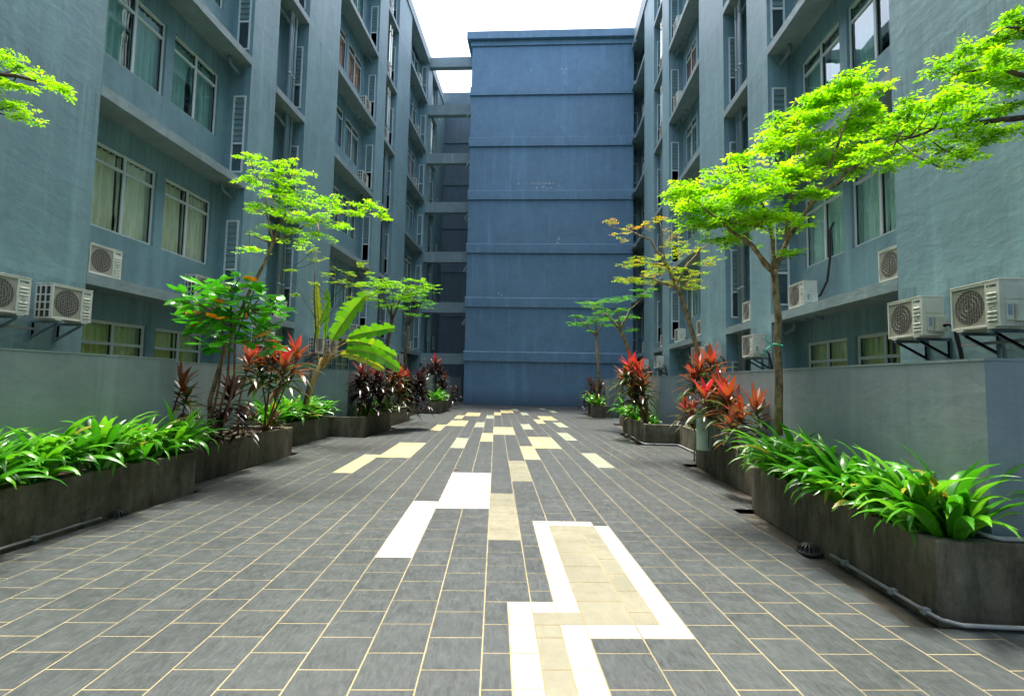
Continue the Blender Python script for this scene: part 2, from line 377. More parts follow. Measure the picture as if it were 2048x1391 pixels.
for y0, y1, x0, x1 in BANDS: mb.poly([(x0, y0, -.0008), (x1, y0, -.0008), (x1, y1, -.0008), (x0, y1, -.0008)])
struct(mb.build('grout_bed', M['grout']))
mb = MB()
for c0, c1, v0, v1, k in blocks:      # tan jointing under the pale inlays
    e = .003; q = [tu * x + tv * y for x, y in ((U0 + c0 * TW + e, v0 + e), (U0 + c1 * TW - e, v0 + e), (U0 + c1 * TW - e, v1 - e), (U0 + c0 * TW + e, v1 - e))]
    mb.poly([(p.x, p.y, -.0004) for p in q])
struct(mb.build('inlay_grout', simple('inlay_grout', (.17, .13, .055), .8, 0, .3, .3, 6)))
mb = MB()
for y0, y1, x0, x1 in BANDS:   # edge of the screed under the tiles
    mb.box(x0, x0 + .05, y0, y1, -.05, -.006); mb.box(x1 - .05, x1, y0, y1, -.05, -.006)
struct(mb.build('paving_bed', M['gutter']))

# ------------------------------------------------------------------ the two wings
LV = [2.98 + 3.35 * k for k in range(6)]; RZ = 22.5
BAYS = [7.95, 17.5, 27.05]; SLOTS = [13.4, 22.95, 32.5]
def win_mesh(w_, rows, frame=.045, mull=True):
    """aluminium frame, local: x along the wall, -y outwards, z up from the sill"""
    mb = MB(); H = rows[-1]
    mb.box(0, frame, 0, .07, 0, H); mb.box(w_ - frame, w_, 0, .07, 0, H)
    for z in rows[1:-1]: mb.box(frame, w_ - frame, .004, .066, z - .028, z + .028)
    mb.box(frame, w_ - frame, 0, .07, 0, frame); mb.box(frame, w_ - frame, 0, .07, H - frame, H)
    if mull:
        mb.box(w_ / 2 - .03, w_ / 2 + .03, -.004, .062, frame, H - frame)
    # thin dark gaskets round each light
    xs = [frame, w_ / 2 - .03, w_ / 2 + .03, w_ - frame] if mull else [frame, w_ - frame]
    mb.mi = 1
    for i in range(0, len(xs), 2):
        for z0, z1 in zip(rows, rows[1:]):
            a, b = xs[i] + .002, xs[i + 1] - .002; z0 += .03; z1 -= .03
            mb.box(a, a + .012, .02, .05, z0, z1); mb.box(b - .012, b, .02, .05, z0, z1)
    return mb, xs
def pane_mesh(xs, rows):
    mb = MB()
    for i in range(0, len(xs), 2):
        off = .03 + .012 * (i // 2)
        for z0, z1 in zip(rows, rows[1:]): mb.poly([(xs[i], off, z0 + .02), (xs[i + 1], off, z0 + .02), (xs[i + 1], off, z1 - .02), (xs[i], off, z1 - .02)])
    return mb
def curtain_mesh(w_, H, seed, gap, top):
    r_ = random.Random(seed); mb = MB(); mb.mi = 0
    halves = [(-.16, w_ / 2 - gap / 2), (w_ / 2 + gap / 2, w_ + .16)]
    for a, b in halves:
        n = 46; ph = r_.uniform(0, 6); fr = r_.uniform(34, 44); rows = []
        for zi in range(7):
            t = zi / 6; z = .04 + (H - .06) * t; sq = 1 - min(.1, gap) * (1 - t) * r_.uniform(.5, 1.1)
            row = []
            for i in range(n + 1):
                s = i / n; x = a + (b - a) * (s if a > w_ / 2 - .1 and False else s * sq + (0 if a < .1 else (1 - sq)))
                amp = .030 + .014 * math.sin(s * 9 + ph) + .01 * (1 - t)
                row.append(mb.vert((x, .17 + amp * math.sin(x * fr + ph + .5 * math.sin(t * 3 + s * 5)), z)))
            rows.append(row)
        for r0, r1 in zip(rows, rows[1:]):
            for i in range(n): mb.face((r0[i], r0[i + 1], r1[i + 1], r1[i]))
    return mb
W_ROWS = [0, 1.29, 1.63]; G_ROWS = [0, 1.13, 1.57]
fm, xs = win_mesh(1.54, W_ROWS)
protoW = fm.build('window', [M['alu'], M['black']]); protoWp = pane_mesh(xs, W_ROWS).build('pane', M['glass'])
fg, xg = win_mesh(1.54, G_ROWS, .06)
protoG = fg.build('window', [M['alu'], M['black']]); protoGp = pane_mesh(xg, G_ROWS).build('pane', M['glass'])
fs_, xs2 = win_mesh(.82, [0, 1.35, 1.75], .045, False)
protoS = fs_.build('slot_window', [M['alu'], M['black']]); protoSp = pane_mesh(xs2, [0, 1.35, 1.75]).build('pane', M['glass'])
CM = {}
def curtain(kind, w_, H, seed, gap):
    k = (kind, w_, H, seed, gap)
    if k not in CM:
        o = curtain_mesh(w_, H, seed, gap, 0).build('curtain', CURT[kind], smooth=True); CM[k] = o.data; bpy.data.objects.remove(o)
    return CM[k]
def louvre_mesh():
    mb = MB(); H = 2.08; w_ = .34
    mb.box(0, .04, 0, .07, 0, H); mb.box(w_ - .04, w_, 0, .07, 0, H); mb.box(.04, w_ - .04, 0, .07, 0, .04); mb.box(.04, w_ - .04, 0, .07, H - .04, H); mb.box(.04, w_ - .04, .003, .067, .76, .81)
    gl = MB(); gl.box(.04, w_ - .04, .03, .036, .04, .76)
    for i in range(8):
        z = .87 + i * .148; gl.obox(Vector((w_ / 2, .04, z + .05)), (w_ / 2 - .042, 0, 0), (0, .035, .07), (0, .003, -.0015))
    return mb, gl
lm, lg = louvre_mesh(); protoL = lm.build('louvre_window', M['alu']); protoLg = lg.build('louvre_glass', M['louvre'])

def wing(side, label, s_end):
    X = XL if side < 0 else XR
    B = thing('apartment_building', label, 'building', (X, 0, 0))
    sx = -1 if side < 0 else 1           # depth direction
    D = lambda d: sx * d
    wl = MB()
    def bx(m, d0, d1, s0, s1, z0, z1): m.box(D(d0), D(d1), s0, s1, z0, z1)
    body = [(-26, 7.95), (12.2, 13.4), (15.15, 17.5), (21.75, 22.95), (24.7, 27.05)]  # first span runs unseen behind the camera, lengthened to block sky light
    if side < 0: body += [(31.3, 32.5), (34.25, 37.2)]; bays = BAYS; slots = SLOTS
    else: body += [(31.3, 34)]; bays = BAYS; slots = SLOTS[:2]
    for s0, s1 in body: bx(wl, 0, 2.2, s0, s1, -.05, RZ)
    wl.build('wall', M['wall'], B)
    bw = MB(); led = []; rm = MB()
    for bi, s0 in enumerate(bays):
        s1 = s0 + 4.25 if s0 + 4.25 < 31.3 else 31.3
        w1, w2 = (s0 + .55, s0 + 2.09), (s0 + 2.33, s0 + 3.87)
        for a, b in ((s0, w1[0]), (w1[1], w2[0]), (w2[1], s1)): bx(bw, .6, .74, a, b, -.05, RZ)
        opens = [(.9, .9 + 1.57)] + [(z + 1.22, z + 2.85) for z in LV]
        for ww in (w1, w2):
            zc = -.05
            for z0, z1 in opens: bx(bw, .602, .738, ww[0], ww[1], zc, z0); zc = z1
            bx(bw, .602, .738, ww[0], ww[1], zc, RZ)
            for oi, (z0, z1) in enumerate(opens):
                src, srp = (protoG, protoGp) if oi == 0 else (protoW, protoWp)
                f = src.copy(); COL.objects.link(f); f.parent = B
                if side < 0: f.location = (D(.655), ww[0], z0); f.rotation_euler = (0, 0, R(90))
                else: f.location = (D(.655), ww[1], z0); f.rotation_euler = (0, 0, R(-90))
                p = srp.copy(); COL.objects.link(p); p.parent = f
                k = oi - 1
                if oi == 0: kind = 'olive'
                elif side < 0: kind = 'cream' if bi == 0 and k == 0 else 'orange' if (bi, k) in ((1, 3), (2, 3)) else 'grey' if (bi + k) % 3 == 0 else 'teal'
                else: kind = 'mint' if k == 0 else 'orange' if (bi, k) == (1, 3) else 'grey' if (bi + k) % 2 == 0 else 'teal'
                cm = curtain(kind, 1.54, z1 - z0, (oi + bi + (ww is w2) * 2) % 4, .03 if k <= 0 else .09)
                c = bpy.data.objects.new('curtain', cm); COL.objects.link(c); c.parent = f
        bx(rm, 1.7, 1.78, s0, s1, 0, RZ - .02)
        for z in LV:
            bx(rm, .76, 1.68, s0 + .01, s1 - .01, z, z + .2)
        for li, z in enumerate(LV):
            m = MB(); bx(m, -.003, .597, s0 + .003, s1 - .003, z, z + .2); m.build('ledge', M['ledge'], B)
            # louvre window on the far return wall, faces the camera end
            zl = z + .42
            f = protoL.copy(); COL.objects.link(f); f.parent = B
            f.location = (D(.43 if side < 0 else .09), s1 - .03, zl); g = protoLg.copy(); COL.objects.link(g); g.parent = f
            m = MB(); yb = s1 - .28; dd = D(.34)
            m.tube([(dd, yb - .12, z), (dd, yb - .12, z - .12), (dd, yb - .06, z - .2), (dd * .9, yb + .1, z - .24), (dd * .85, yb + .27, z - .3)], .042, 8)
            m.build('waste_pipe', M['pipe'], B, True)
    for si, s0 in enumerate(slots):
        s1 = s0 + 1.75
        bx(bw, .62, .74, s0, s0 + .06, -.05, RZ); bx(bw, .62, .74, s0 + .88, s1, -.05, RZ)
        zc = -.05
        for z in [-.4] + LV:
            bx(bw, .622, .738, s0 + .06, s0 + .88, zc, z + .85); zc = z + 2.6
            f = protoS.copy(); COL.objects.link(f); f.parent = B
            f.location = (D(.66), s0 + .06 if side < 0 else s0 + .88, z + .85); f.rotation_euler = (0, 0, R(90) if side < 0 else R(-90))
            p = protoSp.copy(); COL.objects.link(p); p.parent = f
            c = bpy.data.objects.new('curtain', curtain('olive' if z < 1 else 'cream' if z < 3.5 else 'teal', .82, 1.75, 1, .12)); COL.objects.link(c); c.parent = f
            # vent louvre on the far return of the slot
            f = protoL.copy(); COL.objects.link(f); f.parent = B; f.location = (D(.50 if side < 0 else .16), s1 - .03, z + .5); g = protoLg.copy(); COL.objects.link(g); g.parent = f
        bx(bw, .622, .738, s0 + .06, s0 + .88, zc, RZ)
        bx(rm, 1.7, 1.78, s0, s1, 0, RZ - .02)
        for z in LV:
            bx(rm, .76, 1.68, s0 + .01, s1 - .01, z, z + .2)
            m = MB(); bx(m, -.003, .617, s0 + .003, s1 - .003, z, z + .2); m.build('ledge', M['ledge'], B)
            m = MB(); dd = D(.40)
            m.tube([(dd, s0 + .02, z - .22), (dd, s0 + .9, z - .27), (dd * .95, s0 + 1.05, z - .3), (D(.33), s0 + 1.14, z - .42)], .045, 8)
            m.tube([(D(.5), s0 + .02, z - .12), (D(.5), s0 + .8, z - .14), (D(.45), s0 + .95, z - .2), (D(.42), s0 + .98, z - .32)], .035, 8)
            m.build('waste_pipe', M['pipe'], B, True)
            m = MB(); m.tube([(D(.55), s0 + .9, z + .2), (D(.55), s0 + .9, z + .62), (D(.55), s0 + 1.12, z + .64)], .022, 6); m.build('waste_pipe', M['pipe'], B, True)
        for q, (dd, ss, rr) in enumerate([(.30, 1.18, .055), (.32, 1.34, .045), (.30, 1.48, .05)]):
            m = MB(); m.tube([(D(dd), s0 + ss, 0), (D(dd), s0 + ss, RZ)], rr, 10)
            for k in range(13): m.tube([(D(dd), s0 + ss, .9 + k * 1.675), (D(dd), s0 + ss, .98 + k * 1.675)], rr + .008, 10)
            m.build('drain_pipe', M['pipe'], B, True)
    bw.build('recessed_wall', M['wall'], B)
    rm.build('room_shell', M['room'], B)
    m = MB(); bx(m, -.06, 2.4, -26, s_end, RZ, RZ + (.62 if side < 0 else 1.0)); m.build('roof', M['ledge'], B)
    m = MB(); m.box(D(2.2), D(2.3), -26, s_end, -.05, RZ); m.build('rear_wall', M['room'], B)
    return B
BL = wing(-1, 'grey-blue apartment building along the left side, tied to the end block by beams', 37.2)
BR = wing(1, 'grey-blue apartment building along the right side, ending against the windowless block', 34)
for o in (protoW, protoWp, protoG, protoGp, protoS, protoSp, protoL, protoLg): bpy.data.objects.remove(o)
# beams across the light well belong to the left wing
for z in [3.17 + 3.31 * k for k in range(7)]:
    m = MB(); m.box(0, -4.76 - XL, 31.55, 31.95, z - .68, z); m.build('beam', M['ledge'], BL)
# conduit trays on the near walls
for (B, sg, y0, y1, z) in ((BL, 1, -1, 7.0, 2.08), (BR, -1, 0, 6.6, 2.0)):
    m = MB(); x = sg * .17
    m.box(x - .02, x + .02, y0, y1, z, z + .035); m.build('pipe_rail', M['conduit'], B)
    m = MB(); m.tube([(x, y1 - .5, 0), (x, y1 - .5, z)], .02, 8); m.build('drain_pipe', M['pipe'], B, True)

# ------------------------------------------------------------------ end block
BY = 30.27
K = thing('apartment_building', 'tall windowless blue block closing the far end of the courtyard, banded at every storey', 'building', (0, BY, 0))
SE = [2.66, 6.0, 9.375, 12.76, 16.19, 19.53]
m = MB(); m.box(-4.74, 5.49, 0, 8, -.05, 22.8); m.build('wall', M['block'], K)
for z in SE:
    m = MB(); m.box(-4.80, 5.49, -.11, -.001, z, z + .55)
    m.mi = 0; m.poly([(-4.80, -.11, z + .553), (5.49, -.11, z + .553), (5.49, -.001, z + .62), (-4.80, -.001, z + .62)])
    m.box(-4.80, -4.741, 0, 8, z, z + .55); m.build('string_course', M['block'], K)
m = MB()  # small pale flecks scattered in clusters over the block face
r_ = random.Random(12)
for x, z, n_ in [(-.35, 12.9 + .9, 26), (.2, 13.55, 14), (1.0, 13.5, 8), (.9, 10.15, 9), (1.15, 21.1, 5), (-1.1, 21.3, 2), (.7, 2.75, 4), (-2.6, 6.9, 3)]:
    for k in range(n_):
        a, b = x + r_.gauss(0, .5 if n_ > 10 else .12), z + r_.gauss(0, .03 if n_ > 10 else .12); s1, s2 = r_.uniform(.015, .05), r_.uniform(.02, .09)
        m.poly([(a - s1, -.003, b - s2 * .4), (a + s1 * .6, -.003, b - s2), (a + s1, -.003, b + s2 * .5), (a - s1 * .3, -.003, b + s2)])
m.build('pale_flecks', simple('pale_fleck', (.42, .47, .48), .8), K)
m = MB(); m.box(-4.83, 5.49, -.10, 8, 22.8, 23.12); m.box(-5.06, 5.49, -.34, 8.2, 23.12, 23.6); m.build('cornice', M['block'], K)
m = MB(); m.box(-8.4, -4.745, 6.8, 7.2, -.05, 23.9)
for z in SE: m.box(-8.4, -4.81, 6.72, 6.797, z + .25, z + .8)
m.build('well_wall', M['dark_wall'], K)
for z in SE[1:]:
    f = MB(); h = .75; d = Vector((-.5, 0, -.62)).normalized()
    a = Vector((-4.75, .55, z - .55)); 
    f.obox(a + Vector((-.12, 0, -.2)), (-.17, 0, -.27), (0, .025, 0), (.012, 0, -.008)); f.obox(a + Vector((-.12, .5, -.2)), (-.17, 0, -.27), (0, .025, 0), (.012, 0, -.008))
    f.obox(a + Vector((-.28, .25, -.46)), (-.012, 0, -.02), (0, .25, 0), (.012, 0, -.008)); fr = f.build('awning_window', M['alu'], K)
    g = MB(); g.obox(a + Vector((-.12, .25, -.2)), (-.16, 0, -.26), (0, .23, 0), (.004, 0, -.003)); g.build('pane', M['glass'], fr)
for z in SE:   # narrow casements of the left wing looking into the well
    f = MB(); f.box(.0, .02, 35.0, 35.06, z + 1.0, z + 1.9); f.box(.0, .02, 35.5, 35.56, z + 1.0, z + 1.9); f.box(.0, .02, 35.06, 35.5, z + 1.85, z + 1.9); f.box(.0, .02, 35.06, 35.5, z + 1.0, z + 1.05)
    fr = f.build('casement_window', M['alu'], BL); g = MB(); g.box(.004, .01, 35.06, 35.5, z + 1.05, z + 1.85); g.build('pane', M['louvre'], fr)
# stubs of ledge where the right wing meets the block
for z in LV[1:] + [RZ - .1]:
    m = MB(); m.box(-.16, 0, 29.4, 30.15, z - .1, z + .12); m.build('ledge_stub', M['ledge'], BR)

# ------------------------------------------------------------------ garden walls and planters
def meander(name, label, pts, h, th, m_):
    """wall whose face follows pts; th is measured away from the courtyard"""
    o = MB()
    for (x0, y0), (x1, y1) in zip(pts, pts[1:]):
        if abs(x0 - x1) < 1e-6:
            s = -1 if x0 < 0 else 1; o.box(x0, x0 + s * th, min(y0, y1), max(y0, y1), -.05, h)
        else: 
            a, b = sorted((x0, x1)); o.box(a + (th if x0 > 0 else -.0), b + (0 if x0 > 0 else -th), y0 + .001, y0 + th, -.05, h - .002)
    return o
th = .15
def gwall(label, boxes):
    t = thing('garden_wall', label, 'wall'); o = MB()
    for b in boxes: o.box(b[0], b[1], b[2], b[3], -.05, 1.65)
    o.build('wall_body', M['garden_wall'], t)
    c = MB()
    for b in boxes: c.box(b[0] - .004, b[1] + .004, b[2] - .004, b[3] + .004, 1.651, 1.668)
    c.build('coping', M['garden_wall'], t); return t
gwall('rendered grey garden wall nearest on the left, behind the long lily bed', [(-5.15, -5.0, -12, 6.51), (-6.15, -5.151, 6.36, 6.51)])
gwall('recessed grey garden wall on the left, behind the banana and the red-leaved plants', [(-6.15, -6.0, 6.511, 12.65)])
gwall('grey garden wall standing forward beyond the banana on the left', [(-6.15, -5.0, 12.651, 12.80), (-5.15, -5.0, 12.801, 18.0), (-6.15, -5.0, 18.001, 18.15)])
gwall('recessed grey garden wall on the left, far off behind dark red plants', [(-6.15, -6.0, 18.151, 21.9)])
gwall('farthest grey garden wall on the left, close to the end block', [(-6.15, -5.0, 21.901, 22.05), (-5.15, -5.0, 22.051, 27), (-6.15, -5.0, 27.001, 27.15)])
gwall('low grey garden wall closing the foot of the light well', [(-7.75, -5.4, 33.4, 33.55)])
gwall('rendered grey garden wall nearest on the right, with an outer corner beside the lilies', [(2.95, 3.10, 3.60, 9.0), (2.95, 5.4, 3.49, 3.599), (3.101, 4.05, 8.85, 9.0)])
gwall('recessed grey garden wall on the right, behind the red cordylines', [(3.9, 4.05, 9.001, 12.88)])
gwall('grey garden wall on the right whose blank end faces the camera, beside the staked cordyline', [(3.0, 4.05, 12.881, 13.03), (3.0, 3.15, 13.031, 18.0), (3.0, 4.05, 18.001, 18.15)])
gwall('recessed grey garden wall on the right, far off', [(3.9, 4.05, 18.151, 21.9)])
gwall('farthest grey garden wall on the right, before the end block', [(2.95, 4.05, 21.901, 22.05), (2.95, 3.10, 22.051, 27), (2.95, 4.05, 27.001, 27.15)])
PH = .49
def planter(label, x_face, x_back, y0, y1, near_w=None):
    t = thing('concrete_planter', label, 'planter', (x_face, (y0 + y1) / 2, 0), 0, 'concrete planters along the courtyard')
    s = 1 if x_back > x_face else -1; L = y1 - y0; o = MB(); W = abs(x_back - x_face); k = .09
    h = L / 2; nw = near_w or W
    U = [(0, -h), (0, h), (s * W, h), (s * W, h - k), (s * k, h - k), (s * k, -h + k), (s * nw, -h + k), (s * nw, -h)]
    if s > 0: U = U[::-1]
    nU = len(U); lo = [o.vert((x, y, -.05)) for x, y in U]; hi = [o.vert((x, y, PH)) for x, y in U]
    o.face(hi); o.face(lo[::-1])
    for a in range(nU): b = (a + 1) % nU; o.face((lo[a], lo[b], hi[b], hi[a]))
    o.build('kerb', M['concrete'], t, bevel=.012)
    o = MB(); n = max(3, int(L / .25)); r_ = random.Random(int(y0 * 10)); rows = []
    for j in range(n + 1):
        rows.append([o.vert((s * (k - .01 + (W - k + .01) * i / 3), -L / 2 + .02 + (L - .04) * j / n, PH - .07 + r_.uniform(-.025, .025))) for i in range(4)])
    for a, b in zip(rows, rows[1:]):
        for i in range(3): o.face((a[i], a[i + 1], b[i + 1], b[i]))
    o.build('soil', M['soil'], t, True); return t
PL = [('long near left concrete planter full of lilies, mossy front', -4.35, -4.99, -8, 6.13), ('left concrete planter under the broad-leaved shrub, second from the camera', -4.77, -5.99, 6.132, 9.4),
      ('left concrete planter at the foot of the banana', -5.25, -5.99, 9.402, 12.17), ('left concrete planter below the dark red thicket, its end facing the camera', -4.46, -5.99, 12.172, 14.75),
      ('left concrete planter beyond the dark red thicket', -4.77, -4.99, 14.752, 18), ('set-back left concrete planter far along the courtyard', -5.35, -5.99, 18.002, 21.2), ('far left concrete planter with a grassy tuft on it', -4.5, -4.99, 21.202, 24.2), ('last left concrete planter before the end block', -4.8, -4.99, 24.202, 26.6)]
for l, a, b, y0, y1 in PL: planter(l, a, b, y0, y1)
PR = [('near right concrete planter with a big mossy corner and drooping lilies', 2.53, 2.94, 3.395, 6.2), ('right concrete planter of the red cordylines, second from the camera', 2.87, 3.89, 6.202, 9.47),
      ('set-back right concrete planter with a thin pipe along its foot', 3.3, 3.89, 9.472, 12.17), ('right concrete planter below the staked red cordyline, end facing the camera', 2.5, 3.89, 12.172, 15.45),
      ('right concrete planter beyond the staked cordyline', 2.86, 2.99, 15.452, 18.4), ('set-back right concrete planter far along the courtyard', 3.3, 3.89, 18.402, 21.2), ('far right concrete planter with a slim tree and grassy tuft', 2.25, 2.94, 21.202, 24.2)]
for l, a, b, y0, y1 in PR: planter(l, a, b, y0, y1, 2.9 if y0 < 4 else None)
# steps of grey paving edge
def pipe_thing(name, label, cat, pts, r, m_, clips=()):
    t = thing(name, label, cat, pts[0]); p0 = Vector(pts[0]); o = MB(); o.tube([Vector(p) - p0 for p in pts], r, 10); o.build('tube', m_, t, True)
    for c in clips:
        o = MB(); c = Vector(c) - p0; o.box(c.x - r * 1.7, c.x + r * 1.7, c.y - .02, c.y + .02, c.z - r * 1.2, c.z + r * 1.5); o.build('clip', M['conduit'], t)
    return t
pipe_thing('conduit', 'grey conduit clipped along the foot of the near left planter', 'conduit', [(-4.31, -1, .03), (-4.31, 4.75, .03)], .0135, M['conduit'], [(-4.31, 4.1, .03)])
pipe_thing('conduit', 'grey conduit bending round the foot of the near right planter corner', 'conduit', [(2.49, 4.5, .03), (2.49, 3.42, .03), (2.5, 3.33, .03), (2.58, 3.27, .03), (5.0, 3.26, .03)], .0135, M['conduit'], [(2.49, 4.3, .03), (2.49, 3.75, .03), (2.49, 3.45, .03)])
pipe_thing('conduit', 'thin grey pipe along the foot of the set-back right planter', 'conduit', [(2.46, 13.9, .03), (2.46, 12.15, .03), (2.5, 12.10, .03), (3.22, 12.10, .03), (3.26, 12.06, .03), (3.26, 9.6, .03)], .02, M['conduit'], [(2.7, 12.1, .03)])
pipe_thing('conduit', 'grey conduit on top of the kerb at the wall corner on the right', 'conduit', [(2.91, 3.85, .51), (2.91, 3.5, .51), (2.915, 3.44, .51), (2.95, 3.425, .51), (5.2, 3.425, .51)], .016, M['conduit'])
pipe_thing('conduit', 'pale upright edge strip at the far corner of the red cordyline planter', 'conduit', [(2.855, 9.49, .03), (2.855, 9.49, .62), (2.87, 9.35, .63), (3.5, 9.0, .6)], .016, M['pvc'])  # tube drawn in place of a pale edge strip that reflects light
def drain(label, x, y):
    t = thing('drain_grate', label, 'drain grate', (x, y, -.03), 0, 'domed drain grates in the gutter')
    o = MB(); o.lathe((0, 0, 0), [(.105, 0), (.105, .02), (.085, .025)], 20); o.lathe((0, 0, 0), [(.03, .085), (.0, .088)], 14)
    for k in range(16):
        a = 2 * math.pi * k / 16; d = Vector((math.cos(a), math.sin(a), 0)); s_ = Vector((-d.y, d.x, 0))
        for (r0, z0), (r1, z1) in (((.09, .02), (.078, .058)), ((.078, .058), (.03, .085))): o.bar(d * r0 + Vector((0, 0, z0)), d * r1 + Vector((0, 0, z1)), .012, .012, s_)
    o.build('dome', M['iron'], t); o = MB(); o.lathe((0, 0, 0), [(.0, .012), (.084, .012)], 16); o.build('pit', M['black'], t)
drain('domed iron drain grate in the gutter of the near left planter', -4.31, 4.95)
drain('domed iron drain grate in the gutter of the near right planter', 2.42, 4.72)
drain('domed iron drain grate by the staked cordyline planter on the right', 2.4, 14.1)

# ------------------------------------------------------------------ air conditioners
AW, AD, AH = .66, .28, .53
def make_ac():
    t = thing('air_conditioner', 'x', 'air conditioner', (0, 0, 0), 0, 'outdoor air conditioner units on the two wings')
    w2 = AW / 2; o = MB()
    # casing: front at y=0, back at y=AD; fan opening left
    o.box(-w2 + .02, w2, .022, AD, 0, AH - .012)
    o.box(-w2 - .004, w2 + .004, -.004, AD + .004, AH - .011, AH)            # lid
    fx0, fx1 = -w2 + .02, w2 - .185
    o.box(-w2, fx0, 0, .022, .0, AH - .012); o.box(fx1, w2, 0, .0215, .0, AH - .012); o.box(fx0, fx1, 0, .021, 0, .028); o.box(fx0, fx1, 0, .021, AH - .04, AH - .012)
    for x in (-w2 + .12, w2 - .12): o.box(x - .05, x + .05, .0, AD, -.022, -.001)
    for i, z in enumerate((.375, .325, .275, .165, .115, .07)):             # pressed ribs
        o.obox(Vector((w2 - .095, -.004, z)), (.058, 0, 0), (0, .006, .004), (0, -.003, .006))
    for k in range(6):                                                        # pressed star
        a = math.pi * k / 6; o.obox(Vector((w2 - .095, -.001, .222)), (.04 * math.cos(a), 0, .04 * math.sin(a)), (0, .004, 0), (-.003 * math.sin(a), 0, .003 * math.cos(a)))
    o.box(w2 + .001, w2 + .008, .05, AD - .03, .30, AH - .06); o.box(w2 + .001, w2 + .02, .05, .13, .06, .27); o.box(w2 + .001, w2 + .06, .14, AD - .02, .05, .25)
    o.build('casing', M['ac'], t, bevel=.005)
    cx, cz, rr = (fx0 + fx1) / 2, AH / 2 - .005, .205
    g = MB(); n = 32
    # beige guard plate with a round hole
    ring = [(cx + rr * math.cos(2 * math.pi * k / n), cz + rr * math.sin(2 * math.pi * k / n)) for k in range(n)]
    def edge(a):
        c_, s_ = math.cos(a), math.sin(a); hx, hz = (fx1 - fx0) / 2, (AH - .068) / 2; q = min(hx / max(1e-6, abs(c_)), hz / max(1e-6, abs(s_))); return cx + c_ * q, cz + .0 + s_ * q
    for k in range(n):
        a0, a1 = 2 * math.pi * k / n, 2 * math.pi * (k + 1) / n; e0, e1 = edge(a0), edge(a1); r0, r1 = ring[k], ring[(k + 1) % n]
        g.poly([(r0[0], .012, r0[1]), (e0[0], .012, e0[1]), (e1[0], .012, e1[1]), (r1[0], .012, r1[1])])
    gp = g.build('fan_grille', M['ac_panel'], t)
    f = MB(); f.lathe((cx, .020, cz), [(.0, 0), (rr + .004, 0)], 28, 'y'); f.build('fan_opening', M['ac_dark'], t)
    wi = MB()
    for i in range(17):
        z = cz - rr + .012 + i * (2 * rr - .024) / 16; hw = math.sqrt(max(0, rr * rr - (z - cz) ** 2)); wi.obox(Vector((cx, .0095, z)), (hw, 0, 0), (0, .0014, 0), (0, 0, .0022))
    for i in range(12):
        x = cx - rr + .015 + i * (2 * rr - .03) / 11; hh = math.sqrt(max(0, rr * rr - (x - cx) ** 2)); wi.obox(Vector((x, .0115, cz)), (.0016, 0, 0), (0, .001, 0), (0, 0, hh))
    for r_ in (.05, .1, .15): wi.tube([(cx + r_ * math.cos(2 * math.pi * k / 20), .008, cz + r_ * math.sin(2 * math.pi * k / 20)) for k in range(21)], .002, 4)
    wi.build('wire_guard', M['ac_wire'], gp)
    v = MB()                                                                  # coil openings in the fan-side end: dark panels between white bars
    v.box(-w2 + .008, -w2 + .019, .03, AD - .01, .03, AH - .03); vv = v.build('coil', M['ac_dark'], t)
    b = MB()
    for y in (.02, .105, .19, AD - .022): b.box(-w2 - .001, -w2 + .0195, y, y + .022, .0, AH - .012)
    for z in (0, .12, .235, .35, AH - .045): b.box(-w2 - .0005, -w2 + .019, .042, AD - .022, z, z + .02)
    b.build('end_grille', M['ac'], t)
    s = MB(); s.box(w2 + .0205, w2 + .022, .065, .11, .12, .235); s.build('rating_sticker', M['sticker'], t)
    cu = bpy.data.curves.new('lettering', 'FONT'); cu.body = 'YORK'; cu.size = .034; cu.extrude = .0008; cu.offset = .0012
    tmp = bpy.data.objects.new('tmp', cu); COL.objects.link(tmp); dg = bpy.context.evaluated_depsgraph_get(); me = bpy.data.meshes.new_from_object(tmp.evaluated_get(dg)); bpy.data.objects.remove(tmp)
    me.name = 'lettering'; me.materials.clear(); me.materials.append(M['logo'])
    lo = bpy.data.objects.new('lettering', me); COL.objects.link(lo); lo.parent = t; lo.rotation_euler = (R(90), 0, 0); lo.location = (w2 - .125, -.0015, .452)
    e = MB(); e.box(w2 - .157, w2 - .133, -.002, -.0005, .452, .476); e.build('emblem', M['logo_teal'], t)
    return t
AC0 = make_ac(); used = [0]
brk = MB()
brk.box(-.02, .02, .0, .4595, -.06, -.023); brk.box(-.02, .02, .42, .4595, -.30, -.061); brk.bar((0, .05, -.065), (0, .43, -.28), .028, .03)
BRK = brk.build('wall_bracket', M['pipe'], None); BRKM = BRK.data; bpy.data.objects.remove(BRK)
hose = MB(); hose.tube([(.36, .22, .12), (.44, .26, .14), (.47, .3, .05), (.46, .36, -.2), (.46, .40, -.5)], .024, 8); HOSE = hose.build('hose', M['black'], None, True); HOSEM = HOSE.data; bpy.data.objects.remove(HOSE)
hose2 = MB(); hose2.tube([(.3, .24, .15), (.40, .30, .2), (.45, .42, .5), (.43, .5, 1.0), (.42, .52, 1.6), (.42, .6, 1.75)], .024, 8); HOSE = hose2.build('hose', M['black'], None, True); HOSE2M = HOSE.data; bpy.data.objects.remove(HOSE)
